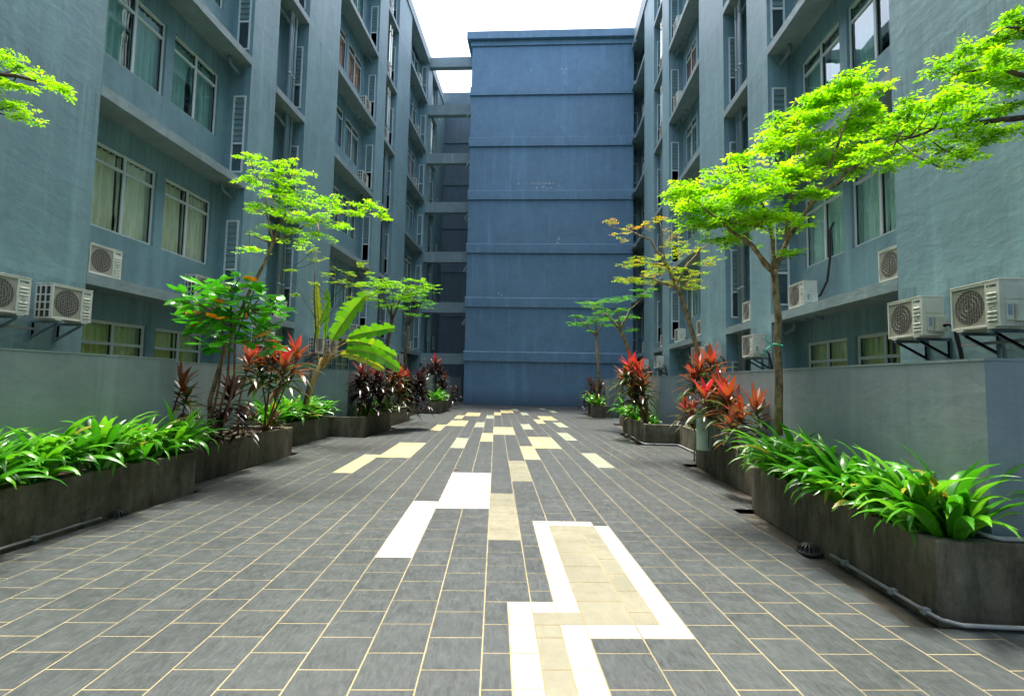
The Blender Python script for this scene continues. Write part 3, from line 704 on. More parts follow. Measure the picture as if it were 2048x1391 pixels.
def ac(side, y, z, label, bracket=False, tilt=0, hosed=0):
    o = AC0 if not used[0] else copy_tree(AC0); used[0] = 1
    o['label'] = label
    o.location = ((XL + .45) if side < 0 else (XR - .45), y, z) if bracket else ((XL - .03) if side < 0 else (XR + .03), y, z)
    o.rotation_euler = (0, 0, R(90) if side < 0 else R(-90))
    if bracket:
        for x in (-.2, .2): b = bpy.data.objects.new('wall_bracket', BRKM); COL.objects.link(b); b.parent = o; b.location = (x, 0, 0)
    if hosed: h = bpy.data.objects.new('hose', HOSEM if hosed == 1 else HOSE2M); COL.objects.link(h); h.parent = o
zl = lambda k: LV[k] + .225
ac(-1, 6.32, 2.26, 'white air conditioner on wall brackets, cut by the left edge of the picture', True)
ac(-1, 7.30, 2.26, 'bracketed white air conditioner with its slotted end showing, below the nearest left recess', True)
ac(-1, 8.34, zl(0) - .02, 'white air conditioner on the ledge under the cream-curtained windows')
ac(-1, 11.0, zl(0), 'white air conditioner on the left ledge, half hidden by the broad-leaved shrub')
ac(-1, 12.9, 2.26, 'bracketed white air conditioner on the left wall above the red plants', True)
ac(-1, 14.35, zl(0), 'white air conditioner in the narrow pipe slot on the left, lowest ledge')
ac(-1, 16.1, 2.26, 'bracketed white air conditioner just left of the banana stem', True)
ac(-1, 17.15, 2.26, 'bracketed white air conditioner right behind the banana stem', True)
ac(-1, 20.8, zl(0), 'small white air conditioner on the lowest ledge above the banana leaves')
ac(-1, 22.3, 2.26, 'bracketed white air conditioner behind the drooping banana leaves', True)
ac(-1, 25.2, 2.26, 'far bracketed white air conditioner on the left, nearer of a touching pair', True)
ac(-1, 26.2, 2.26, 'far bracketed white air conditioner on the left, farther of a touching pair', True)
ac(-1, 29.6, zl(0), 'white air conditioner on the lowest ledge of the farthest left bay', hosed=2)
ac(-1, 31.6, 2.26, 'last bracketed white air conditioner on the left, beside the lowest beam', True)
for k, n in ((2, 'third'), (3, 'fourth')): ac(-1, 20.8, zl(k), 'small white air conditioner, %s ledge up, middle bay of the left wing' % n)
for k, n in ((3, 'fourth'), (4, 'fifth'), (5, 'sixth')): ac(-1, 29.6, zl(k), 'tiny white air conditioner, %s ledge up, farthest bay of the left wing' % n)
for k, n in ((3, 'fourth'), (4, 'fifth'), (5, 'sixth')): ac(-1, 23.3, zl(k), 'tiny white air conditioner, %s ledge up, second pipe slot of the left wing' % n)
ac(1, 6.08, 2.17, 'white air conditioner on wall brackets at the right edge of the picture, the largest', True)
ac(1, 7.20, 2.17, 'white air conditioner on wall brackets just left of the largest one on the right', True, hosed=1)
ac(1, 8.10, zl(0) - .03, 'white air conditioner on the ledge under the mint-curtained windows')
ac(1, 11.1, zl(0) - .02, 'white air conditioner on the right ledge just beside the slim tree trunk', hosed=2)
ac(1, 13.68, zl(0), 'white air conditioner standing in the narrow pipe slot on the right, lowest ledge')
ac(1, 12.5, 2.17, 'bracketed white air conditioner left of the slim tree trunk on the right', True, hosed=1)
ac(1, 15.4, 2.17, 'bracketed white air conditioner behind the tallest red cordyline, nearer of a pair', True, hosed=1)
ac(1, 16.75, 2.17, 'bracketed white air conditioner behind the yellowing tree trunk, farther of a pair', True, hosed=1)
ac(1, 17.75, zl(0), 'white air conditioner on the right ledge straight above the red cordylines')
ac(1, 20.7, zl(0), 'white air conditioner on the right ledge left of the yellowing tree', hosed=1)
ac(1, 22.3, 2.17, 'bracketed white air conditioner on the right beside the far red thicket', True, hosed=1)
ac(1, 25.4, 2.17, 'bracketed white air conditioner half behind the top of the far red thicket', True, hosed=1)
ac(1, 23.2, zl(0), 'white air conditioner in the far pipe slot on the right, lowest ledge')
ac(1, 27.4, zl(0), 'white air conditioner at the corner ledge beside the end block')
for k, n in ((3, 'fourth'), (4, 'fifth')):
    ac(1, 20.8, zl(k), 'small white air conditioner, %s ledge up, middle bay of the right wing' % n)
    ac(1, 23.3, zl(k), 'tiny white air conditioner, %s ledge up, far pipe slot of the right wing' % n)
    ac(1, 27.3, zl(k), 'tiny white air conditioner, %s ledge up, farthest bay of the right wing' % n)

# ------------------------------------------------------------------ plants
UP = Vector((0, 0, 1))
def rot_about(v, axis, a): return Matrix.Rotation(a, 3, axis) @ v
def strap(mb, base, az, L, wd, e0, droop, segs=8, twist=0, fold=.25, tone=.5, wmax=.55, power=1.6):
    """strap leaf: rises at e0 then arches over; V-shaped cross section"""
    mb.tone = tone; p = Vector(base); h = Vector((math.cos(az), math.sin(az), 0)); side = Vector((-h.y, h.x, 0)); rows = []
    if twist: side = rot_about(side, h, twist)
    for i in range(segs + 1):
        t = i / segs; e = e0 - droop * t ** power; d = h * math.cos(e) + UP * math.sin(e)
        wv = wd * (min(1, .45 + t * 1.6) if t < wmax else max(0.03, (1 - ((t - wmax) / (1 - wmax)) ** 1.7)))
        nrm = side.cross(d); sg = nrm * (fold * wv)
        a = mb.vert(p + side * wv / 2 + sg); b = mb.vert(p); c = mb.vert(p - side * wv / 2 + sg); rows.append((a, b, c))
        p = p + d * (L / segs)
    for r0, r1 in zip(rows, rows[1:]): mb.face((r0[0], r0[1], r1[1], r1[0])); mb.face((r0[1], r0[2], r1[2], r1[1]))
def lily(pos_, label, group, scale=1, n=17, seed=0, m_='lily', lean=None):
    r_ = random.Random(seed); mb = MB()
    for k in range(n):
        az = r_.uniform(0, 6.283)
        if lean is not None and r_.random() < .58: az = lean + r_.gauss(0, .8)
        inner = r_.random()
        L = scale * r_.uniform(.55, .92); e0 = R(r_.uniform(45, 86)); dr = R(r_.uniform(75, 175)) * (1.15 - .55 * inner)
        b = Vector((r_.uniform(-.05, .05), r_.uniform(-.05, .05), -.02)) * scale
        tone = min(.95, max(0, r_.gauss(.52, .27)));
        if r_.random() < .05: tone = 1
        strap(mb, b, az, L, scale * r_.uniform(.07, .115), e0, dr, 9, r_.uniform(-.4, .4), .22, tone, .5, r_.uniform(1.4, 2.4))
    t = thing('lily_plant', label, 'lily', pos_, 0, group)
    mb.build('leaves', M[m_], t, True); return t
def lily_row(group, where, pts, scale, seed, lean, n=17):
    for i, (x, y) in enumerate(pts): lily((x, y, PH - .06), '%s lily from the camera end of %s' % (ORD[i], where), group, scale * random.Random(seed + i).uniform(.85, 1.12), n, seed * 31 + i, 'lily', lean)
r_ = random.Random(3)
near_r = sorted([(2.62 + (i % 2) * .15 + r_.uniform(-.02, .02), 3.62 + i * .215 + r_.uniform(-.05, .05)) for i in range(12)], key=lambda p: p[1])
lily_row('lilies in the near right planter', 'the near right planter', near_r, .92, 11, math.pi, 23)
near_l = sorted([(-4.47 - (i % 3) * .17 + r_.uniform(-.02, .02), 2.6 + i * .185 + r_.uniform(-.05, .05)) for i in range(20)], key=lambda p: p[1])
lily_row('lilies in the near left planter', 'the near left planter', near_l, .95, 23, 0, 22)
lily_row('lilies at the foot of the banana', 'the banana planter', [(-5.45, 9.8), (-5.7, 10.1), (-5.45, 10.35), (-5.6, 10.7), (-5.42, 10.9), (-5.7, 11.2), (-5.42, 11.35), (-5.55, 11.7), (-5.42, 11.95)], 1.0, 41, 0, 24)
lily_row('lilies under the dark red thicket', 'the dark red thicket planter', [(-4.75, 13.2), (-4.62, 13.7), (-4.75, 14.1), (-4.65, 14.45)], .85, 57, 0, 20)
lily_row('lilies in the far left planter', 'the far left planter', [(-4.72, 21.5), (-4.7, 21.9), (-4.85, 22.5), (-4.7, 22.9)], .95, 61, 0, 26)
lily_row('lilies by the staked cordyline', 'the staked cordyline planter', [(2.75, 13.2), (2.62, 13.9), (2.7, 14.6), (2.6, 15.1)], .85, 67, math.pi, 20)
lily_row('lilies in the far right planter', 'the far right planter', [(2.42, 21.5), (2.4, 21.9), (2.55, 22.5), (2.4, 23)], .95, 71, math.pi, 26)
lily_row('lilies behind the red cordylines', 'the red cordyline planter', [(3.3, 6.9), (3.35, 7.6), (3.4, 8.2), (3.35, 8.8)], .75, 79, math.pi, 18)
lily((2.70, 3.52, PH - .05), 'lily spilling over the near corner of the right planter', 'lilies in the near right planter', .84, 20, 911, 'lily', -2.0)
lily((2.83, 3.60, PH - .05), 'lily at the near right planter corner, its leaves reaching past the wall corner', 'lilies in the near right planter', .86, 20, 919, 'lily', -1.0)
lily((2.75, 12.38, PH - .06), 'small pale green fern tuft at the wall corner below the staked cordyline', 'fern', .38, 26, 5)

def lance(mb, base, d, L, wd, tone, droop, fold=.2, segs=5):
    """pointed leaf leaving base along d, sagging with its length"""
    mb.tone = tone; d = d.normalized(); p = Vector(base); rows = []
    for i in range(segs + 1):
        t = i / segs; side = d.cross(UP); side = side.normalized() if side.length > 1e-3 else Vector((1, 0, 0)); nrm = side.cross(d)
        wv = wd * (.22 + 2.6 * t if t < .3 else max(.02, 1 - ((t - .3) / .7) ** 1.8))
        rows.append((mb.vert(p + side * wv / 2 + nrm * fold * wv), mb.vert(p), mb.vert(p - side * wv / 2 + nrm * fold * wv)))
        p = p + d * (L / segs); d = (d + Vector((0, 0, -droop / segs))).normalized()
    for r0, r1 in zip(rows, rows[1:]): mb.face((r0[0], r0[1], r1[1], r1[0])); mb.face((r0[1], r0[2], r1[2], r1[1]))
def cordyline(label, base, heads, m_, group, seed, nleaf=30, L=.42, stake=False, span=.34):
    """canes from the base, each ending in a rosette: old leaves low and drooping, young ones upright and red"""
    r_ = random.Random(seed); base = Vector(base); t = thing('red_cordyline', label, 'cordyline', base, 0, group)
    for h in heads:
        hd = Vector(h[:3]) - base; s = h[3] if len(h) > 3 else 1; young = h[4] if len(h) > 4 else 1.0
        b0 = Vector((r_.uniform(-.06, .06), r_.uniform(-.06, .06), -.03)); mid = (b0 + hd) / 2 + Vector((r_.uniform(-.05, .05), r_.uniform(-.05, .05), 0))
        c = MB(); c.tube([b0, mid, hd], [.014 * s + .004, .013 * s, .012 * s], 7); c.build('cane', M['cane'], t, True)
        mb = MB()
        for k in range(int(nleaf * 1.0)):
            f = k / nleaf; az = k * 2.39996 + r_.uniform(-.3, .3); el = R(-12 + 88 * f ** 1.15 + r_.uniform(-12, 12))
            d = Vector((math.cos(az) * math.cos(el), math.sin(az) * math.cos(el), math.sin(el)))
            o = hd + Vector((0, 0, (f - .75) * span * s))
            tone = min(1, max(0, (.08 + .88 * f ** 2.3 * young) + r_.gauss(0, .15)))
            lance(mb, o + d * .015, d, L * s * r_.uniform(.85, 1.2) * (1 - .25 * f), .092 * s * r_.uniform(.8, 1.15), tone, 1.0 * (1.15 - f), .18)
        mb.build('leaf_rosette', M[m_], t, True)
    if stake:
        c = MB(); c.tube([(0.0, -.02, -.03), (.01, -.03, stake)], .022, 8); c.build('stake', M['petiole'], t, True)
    return t
Z0 = PH - .07
def hd(x, y, Y, s=1, yg=1): p = at(x, y, Y); return (p.x, p.y, p.z, s, yg)
GL = 'red cordylines on the left'; GR = 'red cordylines on the right'
cordyline('bright red cordyline just left of the banana, the tallest of the left clump', (-4.98, 8.75, Z0), [hd(545, 722, 8.7, 1.15), hd(592, 718, 8.95, 1.1), hd(568, 742, 8.5, 1.1, .95), hd(520, 742, 8.6, 1.05, .85)], 'cord', GL, 1, 34, .47)
cordyline('slender orange-tipped cordyline left of the bright red one', (-5.2, 8.2, Z0), [hd(497, 728, 8.3, 1.0, .9)], 'cord', GL, 2, 30, .46)
cordyline('dark drooping cordyline with a red heart, under the broad-leaved shrub', (-4.98, 7.35, Z0), [hd(462, 792, 7.3, 1.05, .55), hd(486, 842, 7.5, .8, .5), hd(440, 850, 7.1, .7, .6)], 'cord_dark', GL, 3, 34, .42)
cordyline('reddish cordyline in the corner behind the end of the lily bed', (-5.35, 6.95, Z0), [hd(362, 775, 6.95, .95, .5), hd(372, 800, 7.0, .8, .45)], 'cord', GL, 4, 24, .44)
cordyline('small upright cordyline at the kerb end beside the lilies', (-4.9, 9.05, Z0), [hd(553, 835, 9.05, .6, .5), hd(505, 838, 8.2, .6, .7)], 'cord', GL, 5, 18, .4)
for i, (x, y, Y, lab, yg) in enumerate([(722, 752, 12.7, 'nearest dark red cordyline of the thicket, right under the banana leaves', .9), (752, 758, 13.1, 'second dark red cordyline of the thicket, with a tall bare cane', 1.0), (790, 750, 13.6, 'bright-topped cordyline in the middle of the dark red thicket', 1.15), (812, 765, 14.2, 'dark cordyline right of the bright-topped one in the thicket', .9), (838, 762, 14.6, 'rightmost cordyline of the dark red thicket, lighter and thinner', .7)]):
    p = at(x, y, Y); b = Vector((min(-4.62, max(-4.95, p.x)), Y, Z0))
    cordyline(lab, b, [(p.x, p.y, p.z, 1.1, yg), (p.x - .12, p.y + .2, p.z - .30, 1.05, yg * .7), (p.x + .16, p.y - .1, p.z - .52, 1.0, yg * .6), (p.x + .1, p.y + .1, p.z - .14, .95, yg * .8)], 'cord_dark' if i != 2 else 'cord', GL, 20 + i, 34, .46)
cordyline('far pink-topped cordyline on the left, behind the grassy tuft', (-4.62, 23.1, Z0), [hd(870, 733, 23.2, 1.5, 1.1), hd(880, 748, 23.2, 1.3, .8), hd(862, 752, 23.2, 1.2, .4), hd(890, 762, 23.5, 1.1, 1), hd(884, 775, 23.3, 1.1, .7)], 'cord_dark', GL, 31, 30, .45)
cordyline('last low dark cordyline on the left by the end block', (-4.6, 25.5, Z0), [hd(905, 788, 25.4, 1.1, .4), hd(915, 782, 25.8, 1.0, .4)], 'cord_dark', GL, 32, 26, .45)
cordyline('tallest bright red cordyline behind the pale green tube', (3.32, 8.75, Z0), [hd(1397, 748, 8.7, 1.05, 1.15), hd(1422, 735, 8.9, 1.1, 1.2), hd(1388, 762, 8.8, .9, 1.1)], 'cord', GR, 41, 28, .42)
cordyline('red-hearted cordyline leaning over the pale green tube', (3.18, 8.35, Z0), [hd(1410, 800, 8.2, 1.05, 1.1), hd(1437, 775, 8.5, 1.05, .95)], 'cord', GR, 42, 28, .42)
cordyline('broad orange cordyline right of the pale green tube', (3.3, 7.7, Z0), [hd(1456, 808, 7.7, 1.15, 1.0), hd(1446, 790, 7.9, .9, .9)], 'cord', GR, 43, 28, .42)
cordyline('low orange-green cordyline next to the lilies', (3.28, 6.95, Z0), [hd(1480, 838, 6.95, .95, .95), hd(1462, 855, 6.85, .8, .7)], 'cord', GR, 44, 26, .4)
cordyline('light green and orange cordyline beside the slim trunk', (3.4, 6.75, Z0), [hd(1511, 825, 6.75, .95, .8)], 'cord', GR, 45, 26, .42)
cordyline('small cordyline spilling over the planter left of the pale tube', (3.05, 9.15, Z0), [hd(1371, 822, 9.2, .85, .8), hd(1384, 828, 9.0, .8, .7)], 'cord', GR, 46, 26, .42)
cordyline('dense red-topped cordyline with a stake, before the blank wall end', (2.72, 12.95, Z0), [hd(1262, 742, 13.1, 1.25, 1.25), hd(1278, 752, 13.2, 1.2, 1.1), hd(1250, 762, 13.3, 1.2, .9), hd(1286, 775, 12.9, 1.1, 1.0), hd(1266, 782, 13.0, 1.15, .6), hd(1272, 800, 13.1, 1.0, .6)], 'cord', GR, 47, 34, .46, stake=.75)
cordyline('far dark purple cordyline on the right beside the end block', (2.2, 23.4, Z0), [hd(1182, 772, 23.5, 1.3, .7), hd(1170, 800, 23.6, 1.1, .35), hd(1200, 780, 23.4, 1.2, .3), hd(1190, 785, 23.2, 1.1, .4)], 'cord_dark', GR, 48, 30, .45)

# ---- trees
def rosette(mb, c, n, s, r_, tone, d_=None):
    a0 = r_.uniform(0, 6.28)
    for k in range(n):
        az = a0 + 6.283 * k / n + r_.uniform(-.3, .3); el = r_.uniform(-.26, .26)
        d = Vector((math.cos(az) * math.cos(el), math.sin(az) * math.cos(el), math.sin(el))); L = s * r_.uniform(.7, 1.25)
        side = Vector((-d.y, d.x, 0)).normalized(); side = rot_about(side, d, r_.uniform(-.6, .6)); wv = L * r_.uniform(.14, .21)
        mb.tone = min(1, max(0, tone + r_.gauss(0, .13)))
        b = Vector(c) + d * s * .12; mm = b + d * L * .58; tip = b + d * L + Vector((0, 0, -.12 * L))
        mb.poly([b, mm + side * wv, tip, mm - side * wv])
def tree(name, label, trunk, rad, limbs, pads, leaf_m, bark_m, ls, seed, group=None, extra=None, n_ros=6, cat='tree', dens=1.0, twig_r=.005, tones=(.5, .2)):
    """trunk: world points; limbs: lists of world points; pads: (centre, rx, ry, rz, twigs) layered sprays of leaf rosettes"""
    r_ = random.Random(seed); base = Vector(trunk[0]); t = thing(name, label, cat, base, 0, group)
    tb = MB(); tb.tube([Vector(p) - base for p in trunk], rad, 9)
    tb.build('trunk', M[bark_m], t, True)
    lb = MB(); ends = []
    for L in limbs:
        pts = [Vector(p) - base for p in L]
        fine = [pts[0]]
        for a, b in zip(pts, pts[1:]):
            for i in (1, 2, 3): fine.append(a.lerp(b, i / 3) + Vector((r_.uniform(-1, 1), r_.uniform(-1, 1), r_.uniform(-1, 1))) * (b - a).length * .03)
        nf = len(fine); r0 = rad[-1] * .8; lb.tube(fine, [r0 * (1 - .8 * i / (nf - 1)) for i in range(nf)], 6)
        ends += fine[1:]
    if not ends: ends = [Vector(trunk[-1]) - base]
    cr = MB()
    for (c, rx, ry, rz, nt) in pads:
        c = Vector(c) - base
        src = min(ends, key=lambda e: (e - c).length)
        # main twig into the pad, fan of twigs inside it
        if (src - c).length > .12:
            m_ = src.lerp(c, .5) + Vector((0, 0, -.05 * (src - c).length)); lb.tube([src, m_, c], [twig_r * 1.6, twig_r * 1.3, twig_r], 5)
        for k in range(max(2, int(nt * dens))):
            a = r_.uniform(0, 6.283); q = math.sqrt(r_.random()); tip = c + Vector((rx * q * math.cos(a), ry * q * math.sin(a), rz * r_.gauss(0, .42) - .10 * rz * q))
            root = c.lerp(src, r_.uniform(0, .35)); mid = root.lerp(tip, .5) + Vector((0, 0, .04 * (tip - root).length))
            if k % 2 == 0: lb.tube([root, mid, tip], [twig_r * .7, twig_r * .5, twig_r * .3], 4, False)
            nn = 5
            for j in range(nn):
                f = .35 + .65 * (j + r_.random() * .6) / nn
                p = root.lerp(mid, f * 2) if f < .5 else mid.lerp(tip, min(1, f * 2 - 1))
                p = p + Vector((r_.uniform(-1, 1), r_.uniform(-1, 1), r_.uniform(-.35, .35))) * ls * .9
                rosette(cr, p, r_.randint(n_ros - 1, n_ros + 1), ls, r_, r_.gauss(*tones))
    lb.build('branches', M[bark_m], t, True)
    cr.build('crown', M[leaf_m], t)
    if extra: extra(t, base)
    return t
def pads_px(rows, Y, jit, seed, per=34, yk=.75):
    r_ = random.Random(seed); out = []
    for x, y, rx, ry in rows:
        Yk = Y + r_.uniform(-jit, jit); c = at(x, y, Yk); k = Yk / FPX
        out.append((c, rx * k, rx * k * yk, ry * k * .78, max(5, int(1.6 * per * rx * ry / 4500))))
    return out
P = lambda x, y, Y: at(x, y, Y)
# right main tree
Yr = 6.0
def ribbon(t, base):
    m = MB(); c = at(1553, 690, Yr) - base
    m.tube([c + Vector((.062 * math.cos(a * .5), .062 * math.sin(a * .5), .01 * math.sin(a))) for a in range(14)], .009, 6)
    m.tube([c + Vector((-.06, -.03, 0)), c + Vector((-.12, -.06, .03)), c + Vector((-.17, -.05, .09))], .008, 5); m.tube([c + Vector((-.06, -.03, 0)), c + Vector((-.14, -.06, -.05)), c + Vector((-.19, -.05, -.13))], .008, 5)
    m.build('ribbon', M['ribbon'], t, True)
tree('slim_tree', 'slim tree with a green ribbon and wide bright crown, in the near right planter',
     [P(1557, 870, Yr), P(1558, 760, Yr), P(1554, 690, Yr), P(1557, 640, Yr), P(1552, 590, Yr), P(1548, 540, Yr)], [.048, .044, .041, .04, .037, .04],
     [[P(1548, 545, Yr), P(1500, 490, Yr - .1), P(1440, 440, Yr - .2), P(1380, 395, Yr - .1)], [P(1548, 545, Yr), P(1545, 480, Yr + .1), P(1520, 400, Yr), P(1480, 340, Yr)], [P(1548, 545, Yr), P(1575, 480, Yr + .1), P(1620, 410, Yr), P(1660, 330, Yr - .1), P(1700, 230, Yr - .1), P(1725, 170, Yr)], [P(1575, 480, Yr), P(1580, 400, Yr - .2), P(1590, 310, Yr - .2), P(1600, 240, Yr)], [P(1548, 545, Yr), P(1510, 500, Yr), P(1490, 470, Yr + .3)], [P(1620, 410, Yr), P(1700, 340, Yr), P(1780, 300, Yr)]],
     pads_px([(1385, 380, 62, 30), (1420, 420, 80, 32), (1475, 445, 110, 36), (1455, 480, 66, 22), (1400, 452, 50, 22), (1540, 430, 90, 32), (1500, 385, 95, 30), (1440, 345, 55, 20), (1470, 318, 45, 16), (1560, 350, 95, 34), (1530, 300, 62, 22), (1590, 290, 90, 32), (1560, 245, 42, 20), (1620, 240, 85, 30), (1665, 195, 85, 30), (1700, 160, 70, 22), (1730, 185, 55, 26), (1665, 275, 90, 32), (1720, 250, 60, 26), (1640, 330, 95, 30), (1700, 310, 70, 26), (1620, 385, 55, 22), (1760, 300, 50, 24), (1590, 455, 36, 14), (1585, 505, 28, 8), (1740, 210, 50, 24), (1700, 345, 50, 16), (1780, 300, 50, 20), (1640, 210, 60, 26), (1550, 275, 45, 20), (1375, 410, 50, 24), (1440, 380, 60, 24), (1480, 400, 70, 26)], Yr, .5, 3, 30), 'tree_leaf', 'bark', .07, 8, 'slim layered trees in the planters', ribbon, tones=(.60, .26))
Ye = 4.9
tree('slim_tree', 'bright green tree reaching in from beyond the right edge, only its branches in view',
     [(5.05, 4.75, 0), (5.08, 4.8, 1.5), (5.1, 4.85, 2.8), (5.1, 4.9, 3.6)], [.06, .055, .05, .05],
     [[(5.1, 4.9, 3.3), P(2060, 235, Ye), P(1960, 245, Ye), P(1870, 258, Ye), P(1790, 285, Ye)], [(5.1, 4.9, 3.5), P(2060, 160, Ye), P(1990, 130, Ye), P(1930, 145, Ye)], [(5.1, 4.9, 3.5), P(2060, 60, Ye), P(2010, 55, Ye)]],
     pads_px([(2030, 40, 50, 26), (1995, 85, 75, 26), (1935, 110, 70, 22), (1900, 150, 80, 22), (1960, 165, 95, 28), (2030, 140, 60, 30), (1870, 205, 85, 22), (1945, 225, 95, 24), (2035, 215, 50, 24), (1840, 255, 85, 22), (1780, 270, 80, 22), (1740, 300, 55, 18), (1915, 275, 90, 20), (2000, 265, 60, 22), (1850, 300, 75, 16), (1770, 330, 60, 14), (1880, 335, 48, 9), (1900, 190, 60, 30), (2000, 120, 60, 30), (2030, 170, 50, 26), (1960, 295, 60, 18), (1820, 230, 50, 24), (1720, 320, 50, 14), (1930, 320, 40, 12)], Ye, .45, 5, 24), 'tree_leaf', 'dark_bark', .06, 9, 'slim layered trees in the planters', tones=(.5, .26))
tree('slim_tree', 'bright green tree reaching in from beyond the left edge, only a spray in view',
     [(-5.6, 4.6, 0), (-5.62, 4.6, 2), (-5.6, 4.6, 3.4)], [.06, .05, .045],
     [[(-5.6, 4.6, 3.3), P(-20, 150, 4.8), P(60, 158, 4.8), P(120, 175, 4.8)]],
     pads_px([(0, 110, 35, 14), (40, 130, 60, 18), (20, 175, 60, 22), (90, 165, 50, 14), (130, 185, 34, 7), (20, 215, 55, 20), (55, 240, 40, 16), (-30, 160, 60, 30)], 4.8, .3, 6, 26), 'tree_leaf', 'dark_bark', .055, 10, 'slim layered trees in the planters', tones=(.65, .18))
Yl = 7.25
tree('slim_tree', 'leaning slim tree rising out of the broad-leaved shrub on the left',
     [(-4.95, Yl, Z0), P(420, 800, Yl), P(440, 730, Yl), P(470, 650, Yl), P(500, 580, Yl), P(530, 525, Yl), P(546, 485, Yl)], [.036, .033, .03, .028, .025, .023, .024],
     [[P(546, 485, Yl), P(535, 430, Yl), P(530, 370, Yl), P(510, 340, Yl)], [P(546, 485, Yl), P(570, 430, Yl), P(560, 360, Yl)], [P(546, 485, Yl), P(610, 450, Yl), P(680, 430, Yl), P(760, 425, Yl)], [P(546, 485, Yl), P(500, 470, Yl)]],
     pads_px([(500, 318, 42, 14), (555, 325, 55, 13), (600, 345, 42, 9), (540, 345, 60, 14), (505, 365, 55, 14), (560, 385, 70, 18), (600, 400, 70, 20), (545, 425, 60, 16), (500, 410, 40, 12), (660, 405, 60, 16), (620, 440, 75, 18), (700, 425, 60, 12), (735, 412, 50, 10), (765, 432, 36, 6), (560, 460, 60, 14), (640, 470, 55, 12), (525, 475, 45, 12), (500, 500, 38, 7), (590, 490, 50, 10), (575, 365, 45, 14), (680, 455, 30, 8)], Yl, .4, 7, 30), 'tree_leaf', 'bark', .065, 11, 'slim layered trees in the planters', tones=(.6, .2))
Yy = 10.4
tree('slim_tree', 'half-bare tree turning yellow and orange, on the right behind the cordylines',
     [(3.62, Yy, Z0), P(1408, 740, Yy), P(1392, 690, Yy), P(1375, 630, Yy), P(1362, 590, Yy), P(1350, 565, Yy)], [.055, .05, .047, .044, .042, .042],
     [[P(1352, 570, Yy), P(1335, 530, Yy), P(1300, 480, Yy), P(1270, 465, Yy), P(1215, 450, Yy)], [P(1352, 570, Yy), P(1330, 520, Yy), P(1320, 440, Yy)], [P(1352, 570, Yy), P(1375, 530, Yy), P(1400, 500, Yy), P(1430, 480, Yy)], [P(1358, 580, Yy), P(1300, 555, Yy), P(1240, 560, Yy)], [P(1358, 580, Yy), P(1375, 560, Yy), P(1390, 545, Yy)], [P(1335, 530, Yy), P(1290, 525, Yy)]],
     pads_px([(1215, 440, 24, 14), (1235, 470, 26, 10), (1265, 455, 26, 12), (1290, 450, 26, 16), (1320, 440, 24, 24), (1345, 470, 22, 24)], Yy, .3, 8, 26) , 'yellow_leaf', 'bark', .055, 12, 'slim layered trees in the planters', tones=(.66, .2), n_ros=4)
def add_crown(t_label, rows, Y, seed, tones, per, leafm, ls):
    t = [o for o in COL.objects if o.get('label') == t_label][0]; cr = [c for c in COL.objects if c.parent == t and c.name.startswith('crown')][0]
    r_ = random.Random(seed); mb = MB(); base = t.location
    for (c, rx, ry, rz, nt) in pads_px(rows, Y, .4, seed, per):
        for k in range(nt):
            a = r_.uniform(0, 6.283); q = math.sqrt(r_.random()); tip = c - base + Vector((rx * q * math.cos(a), ry * q * math.sin(a), rz * r_.gauss(0, .4)))
            for j in range(4): rosette(mb, tip + Vector((r_.uniform(-1, 1), r_.uniform(-1, 1), r_.uniform(-.3, .3))) * ls * 1.6, 6, ls, r_, r_.gauss(*tones))
    o = mb.build('lower_crown', M[leafm], t); return o
add_crown('half-bare tree turning yellow and orange, on the right behind the cordylines', [(1285, 522, 38, 9), (1265, 528, 26, 7), (1320, 532, 30, 9), (1335, 510, 26, 8), (1245, 562, 36, 8), (1285, 560, 40, 9), (1330, 568, 32, 9), (1375, 560, 34, 12), (1395, 545, 26, 8), (1405, 525, 26, 7), (1425, 518, 22, 4), (1380, 500, 30, 9), (1355, 490, 28, 8), (1385, 575, 24, 8), (1300, 540, 30, 8), (1350, 540, 30, 9)], Yy, 14, (.40, .2), 120, 'yellow_leaf', .055)
# far pairs
tree('slim_tree', 'dark feathery slim tree far on the left, nearer of a pair', [(-4.6, 14.9, Z0), P(774, 690, 15), P(784, 640, 15)], [.075, .062, .055],
     [[P(784, 640, 15), P(770, 600, 15), P(760, 580, 15)], [P(784, 640, 15), P(800, 600, 15), P(815, 570, 15)], [P(784, 640, 15), P(785, 580, 15)]],
     pads_px([(735, 565, 40, 10), (765, 572, 50, 14), (810, 590, 50, 14), (850, 575, 40, 9), (775, 560, 45, 10), (815, 575, 45, 10), (760, 585, 45, 10), (800, 598, 40, 9), (835, 560, 40, 8), (780, 610, 40, 9), (745, 600, 30, 8)], 15, .5, 21, 95), 'tree_leaf', 'dark_bark', .07, 15, 'slim layered trees in the planters', tones=(.4, .18))
tree('slim_tree', 'dark feathery slim tree far on the left, farther of a pair', [(-4.62, 17.2, Z0), P(810, 710, 17.3), P(818, 650, 17.3)], [.07, .055, .045],
     [[P(818, 650, 17.3), P(800, 610, 17.3)], [P(818, 650, 17.3), P(840, 610, 17.3), P(850, 585, 17.3)], [P(818, 650, 17.3), P(822, 600, 17.3)]],
     pads_px([(820, 600, 42, 9), (850, 585, 36, 8), (800, 615, 40, 9), (845, 612, 34, 8), (825, 630, 36, 8), (862, 568, 24, 4), (850, 600, 26, 6)], 17.3, .5, 22, 95), 'far_leaf', 'dark_bark', .075, 16, 'slim layered trees in the planters', tones=(.6, .2))
